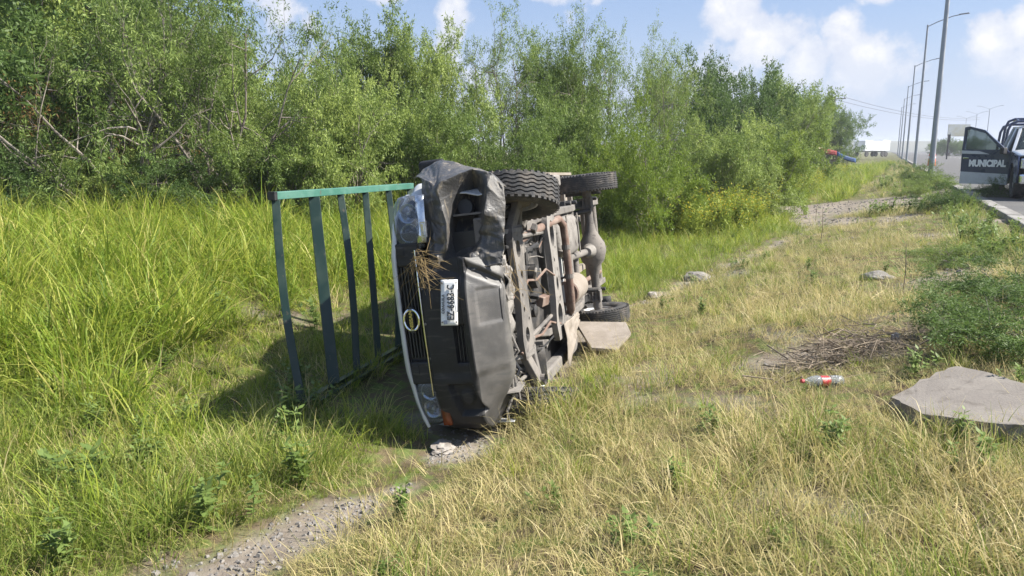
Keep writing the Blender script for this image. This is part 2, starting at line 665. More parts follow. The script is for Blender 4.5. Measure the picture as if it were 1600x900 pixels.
mat('chassis', (.105, .097, .09), .80, col2=(.19, .172, .155), scale=5, lo=.35, hi=.62, bump=.25, bscale=70, col3=(.09, .08, .075), scale3=16, lo3=.56, hi3=.7)
mat('chassis_dark', (.026, .025, .025), .65, col2=(.085, .076, .068), scale=6, lo=.45, hi=.75, bump=.2, bscale=60)
mat('dusty_plate', (.225, .208, .19), .82, col2=(.15, .138, .126), scale=4, bump=.25, bscale=45, col3=(.07, .062, .056), scale3=11, amt3=.8)
mat('rust_pipe', (.15, .095, .072), .85, col2=(.22, .165, .135), scale=8, bump=.25, bscale=60, col3=(.15, .09, .07), scale3=20)
mat('alloy', (.22, .213, .205), .6, .4, col2=(.14, .13, .12), scale=8)
mat('dust_tan', (.215, .183, .15), .95, col2=(.27, .235, .20), scale=5, bump=.2, bscale=40, col3=(.14, .115, .092), scale3=7, amt3=.7)
mat('green_sunlit', (.050, .15, .112), .45, col2=(.075, .18, .14), scale=6, col3=(.10, .08, .06), scale3=18, lo3=.60, hi3=.68, amt3=.8)  # rack paint lightened, sunlight put into the top rail's colour
mat('green_paint', (.006, .022, .015), .40, col2=(.009, .030, .021), scale=5, col3=(.12, .085, .06), scale3=22, lo3=.62, hi3=.70, amt3=.5, coat=.15)  # same rack paint, darkened to put shade into posts and lower rails
mat('plate_white', (.80, .81, .80), .45, col2=(.66, .64, .60), scale=10)
mat('plate_ink', (.03, .035, .04), .5)
mat('plate_grey', (.30, .32, .36), .5)
mat('amber', (.22, .055, .015), .3, col2=(.12, .035, .012), scale=10)
mat('reflector', (.62, .66, .72), .12, .9, col2=(.35, .38, .42), scale=18)
mat('bulb_white', (.75, .74, .70), .3)
mat('cloth_seat', (.05, .05, .055), .9)
mat('straw', (.24, .165, .07), .85, col2=(.32, .24, .12), scale=20)
glass_mat('lens_clear', (.62, .67, .73), .05, .92)
glass_mat('window_glass', (.22, .27, .28), .03, .85)

TF = Vector((-0.26614, -0.96353, 0.02778))
TL = Vector((-0.11288, 0.05977, 0.99181))
TU = Vector((-0.95730, 0.26082, -0.12467))
TO = Vector((0.393, 5.138, 0.884))
TRUCK_M = Matrix(((TF.x, TL.x, TU.x, TO.x), (TF.y, TL.y, TU.y, TO.y), (TF.z, TL.z, TU.z, TO.z), (0, 0, 0, 1)))
TRUCK_I = TRUCK_M.inverted()
WB = 2.957


def catmull(P, t):
    n = len(P) - 1
    s = t * n; i = min(int(s), n - 1); u = s - i
    p0, p1, p2, p3 = P[max(i - 1, 0)], P[i], P[i + 1], P[min(i + 2, n)]
    return [0.5 * (2 * b + (c - a) * u + (2 * a - 5 * b + 4 * c - d) * u * u + (3 * b - a - 3 * c + d) * u ** 3) for a, b, c, d in zip(p0, p1, p2, p3)]


def tyre_wheel(parent, w=.185, r=.335, rim=.185, chunky=False, rimmat='rim_steel'):
    """wheel about the y axis, outer face towards +y; returns the wheel part"""
    h = w / 2
    ribs = 6 if chunky else 7
    prof, zig = [], []
    for y, rr in [(-h * .55, rim - .005), (-h * .8, rim + .01), (-h * .97, rim + .04), (-h * 1.0, rim + .075), (-h * .95, r - .035), (-h * .88, r - .016)]:
        prof.append((y, rr)); zig.append(0)
    zz = .0048 if chunky else .0025
    dep = .011 if chunky else .008
    for k in range(ribs):
        a = -h * .84 + (2 * h * .84) * k / ribs
        b = -h * .84 + (2 * h * .84) * (k + 1) / ribs
        g = .0042
        crown = .004
        ra = r - crown * (a / h) ** 2; rb = r - crown * (b / h) ** 2
        za = 0 if k == 0 else zz
        zb = 0 if k == ribs - 1 else zz
        prof += [(a + g, ra - (dep if k else .004)), (a + g + .001, ra), (b - g - .001, rb), (b - g, rb - (dep if k < ribs - 1 else .004))]
        zig += [za, za, zb, zb]
    for y, rr in [(h * .88, r - .016), (h * .95, r - .035), (h * 1.0, rim + .075), (h * .97, rim + .04), (h * .8, rim + .01), (h * .55, rim - .005)]:
        prof.append((y, rr)); zig.append(0)
    m = MB(); m.lathe(prof, n=96, zig=zig)
    # shoulder lugs
    nl = 44 if chunky else 60
    for k in range(nl):
        a = 2 * math.pi * k / nl
        for s in (-1, 1):
            d = Vector((math.cos(a), 0, math.sin(a)))
            t = Vector((-math.sin(a), 0, math.cos(a)))
            M = Matrix((t, Vector((0, 1, 0)), d)).transposed()
            m.box(d * (r - .016) + Vector((0, s * h * .86, 0)), (.024 if chunky else .014, h * .16, .024), M)
    whl = m.build('wheel', 'rubber', parent, smooth=False)
    me = whl.data
    me.polygons.foreach_set('use_smooth', [True] * len(me.polygons)); me.set_sharp_from_angle(angle=R(32))
    m = MB()
    m.lathe([(-h * .62, rim + .012), (-h * .6, rim - .012), (-h * .2, rim - .03), (h * .1, rim - .035), (h * .35, rim - .04), (h * .38, .115), (h * .55, .085), (h * .52, .04), (h * .70, .035), (h * .70, .0)], n=40)
    m.lathe([(h * .35, rim - .04), (h * .5, rim - .015), (h * .62, rim + .008), (h * .66, rim + .014), (h * .6, rim + .016)], n=40)
    rm = m.build('rim', rimmat, whl, smooth=True)
    for k in range(6):
        m = MB(); a = 2 * math.pi * k / 6
        m.lathe([(h * .45, .011), (h * .66, .010), (h * .68, .0)], c=(.062 * math.cos(a), 0, .062 * math.sin(a)), n=6)
        m.build('wheel_nut', 'alloy', whl)
    m = MB(); m.lathe([(-h * .5, .0), (-h * .5, .135), (-h * .05, .145), (-h * .05, .05), (h * .3, .05), (h * .3, 0)], n=28)
    m.build('brake_drum', 'chassis', whl, smooth=True)
    return whl


def build_truck():
    T = empty('pickup_truck')
    T.matrix_world = TRUCK_M
    tag(T, 'wrecked white pickup truck lying on its side with crumpled black front bumper', 'truck')
    rnd = random.Random(5)

    # ---------------- bumper: one moulded skin, crushed at its upper end
    plan = [(-.80, .20), (-.82, .34), (-.815, .48), (-.775, .61), (-.69, .70), (-.55, .755), (-.36, .785), (-.18, .797), (.0, .80), (.12, .799), (.24, .79), (.33, .772)]
    prof = [(-.10, .775), (-.045, .778), (-.012, .765), (.0, .735), (.004, .68), (.006, .62), (.008, .56), (.006, .505), (.0, .475), (-.022, .452), (-.052, .418), (-.088, .380), (-.124, .342), (-.156, .310), (-.18, .292), (-.21, .285), (-.25, .285)]
    ap = (.40, .60)
    def bump_pt(u, v):
        y, x = catmull(plan, u)
        y2, x2 = catmull(plan, min(1, u + .005)); y1, x1 = catmull(plan, max(0, u - .005))
        ty, tx = y2 - y1, x2 - x1
        L = math.hypot(tx, ty); nx, ny = ty / L, -tx / L            # outward normal in plan
        dx, z = catmull(prof, v)
        ay = abs(y)
        # corner pieces: lower edge climbs, centre valance stands proud
        if y < 0:
            k = sstep(.40, .80, -y)
            if z < .5: z = .5 + (z - .5) * (1 - .45 * k)
        mid = sstep(.43, .37, ay)
        if z < .49: dx += .016 * mid * sstep(.49, .46, z)
        if z > .5: dx -= .012 * mid
        # panel-like recess lines in the valance
        if -.2 < y < .25 and .30 < z < .42: dx -= .010 * sstep(.12, .10, abs(y - .02))
        # fog lamp recess in the low corner
        q = max(abs(y + .56) / .115, abs(z - .56 - (y + .56) * .25) / .085)
        dx -= .045 * sstep(1.0, .82, q)
        q = math.hypot((y + .56) / .06, (z - .56) / .05); dx += .018 * sstep(1.0, .7, q)
        # intake slot beside the plate
        q = max(abs(y + .20) / .125, abs(z - .535) / .040); dx -= .05 * sstep(1.0, .85, q)
        # ----- crash damage: buckled towards the torn end
        w = sstep(.05, .33, y)
        fold = abs(((y * 4.6 - z * 3.0) % 1.0) - .5) * 2
        dx += w * (.030 * (fold - .5) - .03) + w * .010 * N3(y * 9, z * 11, 2.0)
        if z < .47: dx -= .05 * sstep(.05, .0, abs(y - .22 - (z - .38) * .7))
        y += w * .03 * N3(z * 9, 3.3)
        return (x + nx * dx, y + ny * dx, z)
    m = MB(); m.grid(lambda u, v: bump_pt(u, v * .53), 170, 48)
    B = m.build('bumper', 'bumper_black', T, smooth=True, solid=.006)
    m = MB(); m.grid(lambda u, v: bump_pt(u, .53 + .47 * v), 170, 44)
    VL = m.build('valance', 'valance_dusty', B, smooth=True, solid=.006)
    VL['label'] = 'dusty grey lower valance of the bumper'
    B['label'] = 'crumpled black plastic bumper with a caved-in upper end'
    # the torn upper corner of the bumper: folded sheet with creases
    CG = [
        [(0.300, 0.860, 0.920), (0.300, 0.920, 0.810), (0.320, 0.950, 0.690), (0.340, 0.900, 0.550), (0.360, 0.860, 0.430), (0.380, 0.810, 0.330), (0.420, 0.730, 0.250)],
        [(0.580, 0.840, 0.750), (0.660, 0.810, 0.670), (0.720, 0.780, 0.600), (0.680, 0.820, 0.510), (0.580, 0.860, 0.410), (0.560, 0.820, 0.300), (0.540, 0.730, 0.230)],
        [(0.640, 0.730, 0.730), (0.690, 0.700, 0.660), (0.720, 0.680, 0.590), (0.570, 0.725, 0.520), (0.430, 0.740, 0.460), (0.630, 0.730, 0.310), (0.580, 0.630, 0.220)],
        [(0.670, 0.580, 0.730), (0.690, 0.560, 0.660), (0.740, 0.540, 0.560), (0.460, 0.555, 0.590), (0.420, 0.540, 0.480), (0.680, 0.570, 0.330), (0.600, 0.520, 0.230)],
        [(0.700, 0.460, 0.720), (0.720, 0.440, 0.650), (0.750, 0.420, 0.570), (0.510, 0.425, 0.600), (0.510, 0.425, 0.470), (0.630, 0.460, 0.380), (0.640, 0.400, 0.240)],
        [(0.720, 0.370, 0.710), (0.760, 0.340, 0.640), (0.710, 0.330, 0.610), (0.620, 0.310, 0.570), (0.680, 0.350, 0.450), (0.660, 0.350, 0.380), (0.660, 0.310, 0.250)],
        [(0.740, 0.290, 0.700), (0.750, 0.280, 0.640), (0.700, 0.260, 0.610), (0.690, 0.220, 0.550), (0.720, 0.230, 0.450), (0.700, 0.260, 0.380), (0.670, 0.260, 0.260)],
    ]
    def corner_pt(u, v):
        nr, nc = len(CG) - 1, len(CG[0]) - 1
        i = min(int(u * nr), nr - 1); j = min(int(v * nc), nc - 1)
        fu, fv = u * nr - i, v * nc - j
        fu = fu + .10 * math.sin(2 * math.pi * fu) * -.5; fv = fv - .05 * math.sin(2 * math.pi * fv)
        p = [0, 0, 0]
        for k in range(3):
            lin = (CG[i][j][k] * (1 - fu) + CG[i + 1][j][k] * fu) * (1 - fv) + (CG[i][j + 1][k] * (1 - fu) + CG[i + 1][j + 1][k] * fu) * fv
            rws = [catmull(CG[q], v)[k] for q in (max(i - 1, 0), i, i + 1, min(i + 2, nr))]
            a_, b_, c_, d_ = rws; t = fu
            cat = .5 * (2 * b_ + (c_ - a_) * t + (2 * a_ - 5 * b_ + 4 * c_ - d_) * t * t + (3 * b_ - a_ - 3 * c_ + d_) * t ** 3)
            p[k] = .78 * lin + .22 * cat
        n = .007 * N3(u * 11, v * 9, 1.5) + .004 * N3(u * 30, v * 26, 2.5)
        n -= .022 * abs(N3(u * 5.5 + 2, v * 5.0, 7.5)) + .010 * abs(N3(u * 13, v * 12, 3.5))
        rip = .008 * (abs(((u * 7 + v * 3.2) % 1.0) - .5) * 2 - .5) * sstep(.2, .4, u)
        return (p[0] + n + rip, p[1] + n * .6, p[2])
    m = MB(); m.grid(corner_pt, 96, 96)
    BC = m.build('bumper_corner', 'bumper_scuffed', T, smooth=True, solid=.006)
    BC.data.set_sharp_from_angle(angle=R(28))
    BC['label'] = 'folded and scuffed black plastic corner bent up above the headlight'
    # dark beam behind the bumper
    m = MB()
    m.bar((.60, -.62, .52), (.60, .26, .52), .10, .16)
    m.build('bumper_beam', 'grille_black', T, bevel=.01)
    # fog lamp behind the caved pocket
    m = MB(); m.lathe([(.0, .0), (.0, .045), (.03, .055), (.06, .05), (.06, 0)], c=(.47, .62, .50), axis=(1, .1, 0), n=20)
    m.build('fog_lamp', 'grille_black', T, smooth=True)
    for yy in (-.40,):
        m = MB(); m.tube([(.80 - .09 * abs(yy) - .004, yy, .74), (.802 - .09 * abs(yy), yy - .01, .62), (.80 - .09 * abs(yy), yy - .015, .48)], .0035, 5); m.build('panel_seam', 'grille_black', B)
    for k in range(5):
        m = MB(); m.lathe([(0, .009), (.004, .008), (.005, 0)], c=(.788 - .03 * abs(k - 2) / 2, -.50 + .22 * k, .757), axis=(1, 0, .2), n=8); m.build('trim_clip', 'chassis', B)
    # intake bars in the slot
    for k in range(3):
        m = MB(); m.bar((.768, -.31, .512 + .022 * k), (.768, -.09, .512 + .022 * k), .02, .006)
        m.build('intake_bar', 'grille_black', B)
    # number plate, slightly bent
    pc = Vector((.835, .070, .565))
    pn = Vector((1, .20, -.22)).normalized()
    py_ = Vector((-.2, 1, 0)).normalized(); py_ = (py_ - pn * py_.dot(pn)).normalized()
    pz = pn.cross(py_)
    PM = Matrix(((py_.x, pz.x, pn.x, pc.x), (py_.y, pz.y, pn.y, pc.y), (py_.z, pz.z, pn.z, pc.z), (0, 0, 0, 1)))
    PM = PM @ Matrix.Rotation(R(-2.5), 4, 'Z')
    m = MB()
    def plate_pt(u, v):
        a, b = (u - .5) * .276, (v - .5) * .102
        return PM @ Vector((a, b, -.003 * (2 * (u - .5)) ** 2 + .002 * math.sin(u * 7)))
    m.grid(plate_pt, 14, 4)
    P = m.build('license_plate', 'plate_white', B, smooth=True, solid=.003)
    TM = PM @ Matrix.Translation((0, 0, .0105))
    text_mesh('plate_number', 'EZ-6683-C', .060, 'plate_ink', P, TM @ Matrix.Translation((.0, -.012, 0)), ext=.004, bold=.0012, sx=.80)
    text_mesh('plate_state', 'COAHUILA', .023, 'plate_ink', P, TM @ Matrix.Translation((-.01, .036, 0)), ext=.004, bold=.0004, sx=1.0)
    m = MB(); m.add([PM @ Vector((a, b, .0045)) for a, b in ((-.132, .034), (-.108, .034), (-.108, .012), (-.132, .012))], [(0, 1, 2, 3)])
    m.build('plate_emblem', 'plate_grey', P)
    m = MB(); m.add([PM @ Vector((a, b, .0045)) for a, b in ((-.06, -.046), (.08, -.046), (.08, -.051), (-.06, -.051))], [(0, 1, 2, 3)])
    m.build('plate_footer', 'plate_grey', P)
    for sx in (-.118, .118):
        for sy in (-.043, .043):
            m = MB(); m.lathe([(0, .006), (.005, .005), (.006, 0)], c=PM @ Vector((sx, sy, .003)), axis=pn, n=8)
            m.build('plate_bolt', 'alloy', P)

    # ---------------- grille
    G = MB()
    G.box((.700, 0, .835), (.03, 1.02, .165))
    GR = G.build('grille', 'grille_black', T, bevel=.006)
    for k in range(6):
        m = MB(); m.bar((.742, -.28, .782 + .021 * k), (.742, .30, .782 + .021 * k), .028, .008)
        m.build('slat', 'grille_black', GR, bevel=.002)
    for s in (-1, 1):
        m = MB(); m.box((.735, s * .375, .835), (.055, .145, .150))
        m.build('grille_side', 'bumper_black', GR, bevel=.012)
        m = MB(); m.box((.764, s * .375 + .02, .865), (.012, .06, .035))
        m.build('vent_lip', 'bumper_black', GR, bevel=.005)
    m = MB(); m.tube([(.772, -.52, .772), (.782, -.2, .772), (.784, 0, .772), (.782, .2, .772), (.772, .40, .774)], .0045, 6)
    m.build('chrome_strip', 'chrome', GR)
    # emblem: oval ring with a cross bar and lettering
    ec = Vector((.775, -.03, .848))
    m = MB()
    m.tube([ec + Vector((0.004, .066 * math.cos(a), .050 * math.sin(a))) for a in [2 * math.pi * k / 28 for k in range(29)]], .0085, 8, cap=False)
    EM = m.build('emblem', 'chrome', GR, smooth=True)
    m = MB(); m.box(ec + Vector((.008, 0, 0)), (.008, .165, .026)); m.build('emblem_bar', 'grille_black', EM, bevel=.002)
    EMx = Matrix(((0, 0, 1, ec.x + .0135), (1, 0, 0, ec.y), (0, 1, 0, ec.z), (0, 0, 0, 1)))
    text_mesh('emblem_lettering', 'NISSAN', .030, 'brass_letter', EM, EMx, ext=.002, bold=.001, sx=1.25)

    # ---------------- headlights
    for s in (1, -1):
        hy = .565 * s
        def lens(u, v, off=0.0, s=s):
            a = (u - .5) * .34; b = (v - .5) * .185
            rx = abs(2 * (u - .5)); rz = abs(2 * (v - .5))
            k = 1 - .10 * rz * rz
            x = .765 - .09 * max(0, (u if s > 0 else u) - .25) ** 1.6 - .030 * (rx ** 4) - .028 * (rz ** 4) + off
            return (x, s * (.565 + a * k), .815 + b * (1 - .16 * rx ** 3) + .018 * (u - .5))
        m = MB(); m.grid(lambda u, v: lens(u, v), 18, 12)
        H = m.build('headlight', 'lens_clear', T, smooth=True, solid=.003)
        m = MB(); m.grid(lambda u, v: lens(.02 + .96 * u, .03 + .94 * v, -.07 - .03 * math.sin(math.pi * v)), 12, 8)
        m.build('lamp_housing', 'grille_black', H, smooth=True)
        for (uy, rz_) in ((.505, .058), (.625, .062)):
            m = MB(); m.lathe([(-.055, .012), (-.045, .03), (-.02, .048), (.005, rz_)], c=(.712 - .02 * (uy - .5) * 5, s * uy, .818), axis=(1, .12 * s, 0), n=24)
            m.build('reflector', 'reflector', H, smooth=True, solid=.002)
            m = MB(); m.lathe([(-.05, .009), (-.02, .010), (-.012, 0)], c=(.715, s * uy, .818), axis=(1, 0, 0), n=10)
            m.build('bulb', 'bulb_white', H, smooth=True)
        m = MB(); m.grid(lambda u, v: (.755 - .05 * u, s * (.44 + .29 * u), .722 - .0 * u + .055 * (v - .5)), 6, 2)
        m.build('indicator', 'amber' if s < 0 else 'reflector', T, smooth=True, solid=.02)
    # loose lamp bracket hanging beside the upper headlight
    m = MB(); m.box((.745, .52, .705), (.03, .10, .035)); m.box((.763, .52, .705), (.006, .075, .018))
    m.build('side_lamp', 'reflector', T, bevel=.006)

    # ---------------- hood, wings, cab
    def hood(u, v):
        y = -.74 + 1.48 * u
        x = .765 - 1.12 * v
        e = abs(y) / .74
        z = .940 + .20 * math.sin(min(1, v) * 1.35) * .72 - .055 * e ** 4 + .012 * sstep(.5, .35, abs(y)) - .030 * (1 - sstep(0, .05, v))
        x -= .055 * e ** 3 * (1 - v)
        if y > .35 and v < .3:
            z += (.035 * sstep(.35, .7, y) * (1 - v / .3)) * math.sin(y * 14 + v * 8) ; x -= .10 * sstep(.4, .74, y) * (1 - v / .3)
        return (x, y, z)
    m = MB(); m.grid(hood, 40, 24)
    HD = m.build('hood', 'truck_white', T, smooth=True, solid=.014)
    m = MB(); m.tube([hood(k / 20, 0) for k in range(21)], .011, 8)
    m.build('hood_lip', 'truck_white', HD, smooth=True)
    for s in (1, -1):
        # wing with wheel arch
        def wing(u, v, s=s):
            x = (.60 if s > 0 else .46) - (1.05 if s > 0 else .91) * u
            top = .895 + .115 * math.sin(min(1, u) * 1.3)
            arch = .33 + math.sqrt(max(0, .41 ** 2 - x * x)) if abs(x) < .41 else .36
            lo = max(.36, arch)
            z = top + (lo - top) * v
            bul = .80 + .022 * math.exp(-((z - .75) / .12) ** 2) - .06 * max(0, (z - .86) / .14) ** 2
            if s > 0 and u < .35:
                bul -= .10 * (1 - u / .35) + .03 * N3(x * 12, z * 9)
                x -= .05 * (1 - u / .35)
            return (x, s * bul, z)
        m = MB(); m.grid(wing, 44, 14)
        WG = m.build('wing', 'truck_white', T, smooth=True, solid=.008)
        # inner wheel housing
        m = MB(); m.grid(lambda u, v, s=s: (.43 * math.cos(math.pi * u), s * (.50 + .28 * v), .33 + .43 * math.sin(math.pi * u)), 16, 4)
        m.build('wheel_housing', 'chassis_dark', T, smooth=True, solid=.006)
        # cab side: door skin and rocker
        def side(u, v, s=s):
            x = -.46 - 1.25 * u
            z = .40 + .66 * v
            return (x, s * (.79 + .035 * math.sin(math.pi * min(1, v * 1.15)) - .035 * max(0, .18 - v) / .18), z)
        m = MB(); m.grid(side, 14, 12)
        D = m.build('door', 'truck_white', T, smooth=True, solid=.012)
        m = MB(); m.box((-1.48, s * .832, .90), (.16, .022, .03)); m.build('door_handle', 'grille_black', D, bevel=.006)
        m = MB(); m.bar((-.46, s * .755, .385), (-1.72, s * .755, .385), .10, .09)
        m.build('rocker', 'dusty_plate', T, bevel=.015)
        # window opening: pillars and glass
        b0, b1, r1, r0 = (-.50, .80, 1.06), (-1.70, .80, 1.06), (-1.62, .64, 1.60), (-1.02, .64, 1.60)
        ff = lambda p: (p[0], p[1] * s, p[2])
        m = MB(); m.bar(ff(b0), ff(r0), .05, .06); m.build('windshield_pillar', 'truck_white', T, bevel=.01)
        m = MB(); m.bar(ff(b1), ff(r1), .09, .06); m.build('rear_pillar', 'truck_white', T, bevel=.01)
        m = MB(); m.add([ff((-.56, .795, 1.065)), ff((-1.64, .795, 1.065)), ff((-1.58, .645, 1.585)), ff((-1.04, .645, 1.585))], [(0, 1, 2, 3)])
        m.build('side_window', 'window_glass', T, solid=.005)
        # mirror
        m = MB(); m.box((-.62, s * .93, 1.13), (.07, .17, .22)); MR = m.build('side_mirror', 'bumper_black', T, bevel=.03, seg=3)
        m = MB(); m.bar((-.60, s * .80, 1.08), (-.62, s * .90, 1.10), .03, .04); m.build('mirror_arm', 'bumper_black', MR)
        m = MB(); m.box((-.658, s * .93, 1.13), (.006, .14, .19)); m.build('mirror_glass', 'chrome', MR)
    m = MB(); m.grid(lambda u, v: (-1.0 - .66 * v, -.66 + 1.32 * u, 1.615 + .05 * (1 - (2 * u - 1) ** 4) - .01 * (2 * v - 1) ** 4), 14, 8)
    m.build('roof', 'truck_white', T, smooth=True, solid=.02)
    m = MB(); m.grid(lambda u, v: (-.42 - .58 * v + .05 * math.sin(math.pi * u), (-.74 + 1.48 * u) * (1 - .13 * v), 1.065 + .555 * v), 12, 8)
    m.build('windshield', 'window_glass', T, smooth=True, solid=.006)
    m = MB(); m.box((-1.72, 0, .74), (.03, 1.58, .66)); m.add([(-1.715, -.80, 1.06), (-1.715, .80, 1.06), (-1.64, .64, 1.62), (-1.64, -.64, 1.62)], [(0, 1, 2, 3)])
    m.build('cab_rear', 'truck_white', T)
    m = MB(); m.box((-1.08, 0, .45), (1.24, 1.46, .04)); m.box((-.42, 0, .72), (.04, 1.46, .60))
    m.build('cab_floor', 'chassis_dark', T)
    for s in (1, -1):
        m = MB(); m.box((-1.25, .38 * s, .62), (.50, .52, .20)); m.box((-1.52, .38 * s, .98), (.14, .50, .62)); m.box((-1.52, .38 * s, 1.38), (.10, .26, .18))
        m.build('seat', 'cloth_seat', T, bevel=.05, seg=3)
    m = MB(); m.tube([(-.86, .38 + .17 * math.cos(a), 1.0 + .17 * math.sin(a)) for a in [2 * math.pi * k / 20 for k in range(21)]], .013, 6)
    m.bar((-.86, .22, 1.0), (-.86, .54, 1.0), .02, .02); m.bar((-.86, .38, 1.0), (-.50, .38, .9), .04, .04)
    m.build('steering_wheel', 'grille_black', T)

    # ---------------- ladder frame
    for s in (1, -1):
        m = MB()
        pts = [(.52, .36, .50), (.15, .37, .50), (-.45, .39, .47), (-.80, .46, .43), (-1.3, .48, .42), (-2.3, .48, .42), (-2.6, .48, .47), (-3.1, .48, .54), (-3.5, .48, .50), (-4.15, .48, .48)]
        for a, b in zip(pts[:-1], pts[1:]):
            m.bar((a[0] + .012, a[1] * s, a[2]), (b[0] - .012, b[1] * s, b[2]), .065, .125)
        m.build('frame_rail', 'chassis', T, bevel=.01)
        for k, x in enumerate((-.95, -1.6, -2.15, -2.45, -3.7)):
            m = MB(); m.box((x, s * .53, .44), (.09, .05, .07)); m.lathe([(0, .022), (.05, .022), (.052, 0)], c=(x, s * .53, .405), axis=(0, 0, -1), n=10)
            m.build('body_mount', 'chassis_dark', T, bevel=.006)
    for x, z in ((-2.10, .42), (-2.52, .45), (-3.55, .50), (-4.10, .48)):
        m = MB(); m.tube([(x, -.46, z), (x, .46, z)], .038, 10); m.build('cross_member', 'chassis', T, smooth=True)
    # gearbox cross-member: wide plate with lightening holes
    M1 = Matrix(((0, 1, 0, -1.06), (1, 0, 0, 0), (0, 0, 1, .345), (0, 0, 0, 1)))
    out = [(-.56, -.12), (-.42, -.17), (-.2, -.14), (0, -.12), (.22, -.125), (.40, -.165), (.52, -.12), (.52, .11), (.38, .16), (.2, .12), (-.02, .11), (-.22, .12), (-.42, .17), (-.56, .12)]
    curve_plate('gearbox_member', out, [ell(-.36, .01, .095, .085), ell(-.10, .0, .060, .038), ell(.10, .02, .018, .018), ell(.32, .01, .11, .075), ell(-.22, -.05, .012, .012), ell(.2, -.05, .012, .012)], .05, 'dusty_plate', T, M1)
    # engine under-cross-member with punched holes
    M2 = Matrix(((0, 1, 0, .08), (1, 0, 0, 0), (0, 0, 1, .33), (0, 0, 0, 1)))
    out = [(-.46, -.12), (-.30, -.16), (-.12, -.12), (.14, -.12), (.30, -.15), (.46, -.11), (.46, .10), (.32, .13), (.1, .09), (-.1, .09), (-.32, .13), (-.46, .10)]
    curve_plate('engine_member', out, [ell(-.30, 0, .055, .05), ell(-.12, .02, .022, .018), ell(-.02, .02, .016, .016), ell(.12, -.02, .03, .03), ell(.30, 0, .06, .055), ell(-.20, -.08, .014, .014)], .045, 'chassis', T, M2)
    # side brackets rising from the member to the rails
    for s in (1, -1):
        M3 = Matrix(((1, 0, 0, .02), (0, 0, 1, s * .43), (0, 1, 0, .42), (0, 0, 0, 1)))
        curve_plate('suspension_bracket', [(-.24, .12), (-.16, -.10), (-.02, -.13), (.14, -.12), (.27, .05), (.27, .14)], [ell(-.02, -.01, .05, .04), ell(.15, .03, .025, .025), ell(-.14, .04, .022, .02)], .03, 'dusty_plate', T, M3)
        M3 = Matrix(((1, 0, 0, .42), (0, 0, 1, s * .58), (0, 1, 0, .52), (0, 0, 0, 1)))
        curve_plate('apron_panel', [(-.20, .26), (-.22, -.04), (-.10, -.22), (.10, -.24), (.16, -.10), (.16, .28)], [ell(-.04, -.08, .045, .03), ell(.05, .10, .05, .06), ell(-.10, .10, .02, .03)], .012, 'dusty_plate', T, M3)
    # engine block, sump, gearbox, radiator
    m = MB(); m.box((.10, .02, .68), (.62, .42, .36)); m.build('engine_block', 'chassis_dark', T, bevel=.04)
    m = MB()
    m.add([(.34, -.14, .52), (.34, .16, .52), (-.16, .16, .52), (-.16, -.14, .52), (.30, -.10, .36), (.30, .12, .36), (-.02, .12, .345), (-.02, -.10, .345)], [(0, 1, 2, 3), (7, 6, 5, 4), (0, 4, 5, 1), (1, 5, 6, 2), (2, 6, 7, 3), (3, 7, 4, 0)])
    m.build('oil_sump', 'chassis', T, bevel=.02)
    m = MB(); m.lathe([(0, .20), (.12, .20), (.20, .14), (.55, .11), (.85, .085), (.90, .05), (.90, 0)], c=(-.20, .02, .58), axis=(-1, 0, -.06), n=20)
    for k in range(8): m.box((-.27 - .08 * k, .02, .47 + .006 * k), (.015, .24 - .012 * k, .03))
    m.build('gearbox', 'alloy', T, smooth=True)
    m = MB(); m.box((.55, 0, .66), (.06, .95, .44)); m.build('radiator', 'grille_black', T)
    m = MB(); m.bar((.56, -.55, .40), (.56, .55, .40), .09, .07); m.build('radiator_support', 'chassis', T, bevel=.01)
    # torn splash guard sheets, dusty and hanging
    def sheet(name, quad, amp, sd, m_='dusty_plate', n=14):
        a, b, c, d = [Vector(q) for q in quad]
        def f(u, v):
            p = a.lerp(b, u).lerp(d.lerp(c, u), v)
            nn = N3(u * 3 + sd, v * 3, sd) + .5 * N3(u * 7, v * 7 + sd, sd)
            e = .12 * N3(u * 9 + sd, v * 9)
            return p + Vector((amp * .3 * nn + .02 * e, e * .06, amp * nn))
        k = MB(); k.grid(f, n, n)
        return k.build(name, m_, T, smooth=True, solid=.005)
    sheet('splash_guard', [(.60, .30, .30), (.62, -.26, .29), (.30, -.20, .335), (.28, .28, .36)], .035, 1.0)
    sheet('splash_guard', [(.58, .24, .27), (.58, .02, .275), (.40, .0, .29), (.42, .22, .285)], .03, 4.2)
    sheet('splash_guard', [(.57, -.10, .30), (.60, -.34, .32), (.44, -.38, .36), (.40, -.16, .33)], .035, 7.7)
    sheet('lamp_panel', [(.55, .62, .36), (.55, .36, .34), (.30, .38, .40), (.32, .62, .44)], .03, 9.1)
    # stabiliser bar, steering rods, control arms, torsion bars, shocks
    m = MB(); m.tube([(-.05, -.60, .36), (.25, -.58, .35), (.40, -.50, .36), (.43, -.40, .37), (.43, .40, .37), (.40, .50, .36), (.25, .58, .35), (-.05, .60, .36)], .014, 8)
    m.build('stabiliser_bar', 'chassis', T, smooth=True)
    m = MB(); m.tube([(-.20, -.58, .34), (-.22, -.30, .37), (-.22, .30, .37), (-.20, .58, .34)], .016, 8); m.box((-.22, .30, .37), (.05, .05, .05)); m.box((-.22, -.30, .37), (.05, .05, .05))
    m.build('steering_rod', 'chassis_dark', T, smooth=True)
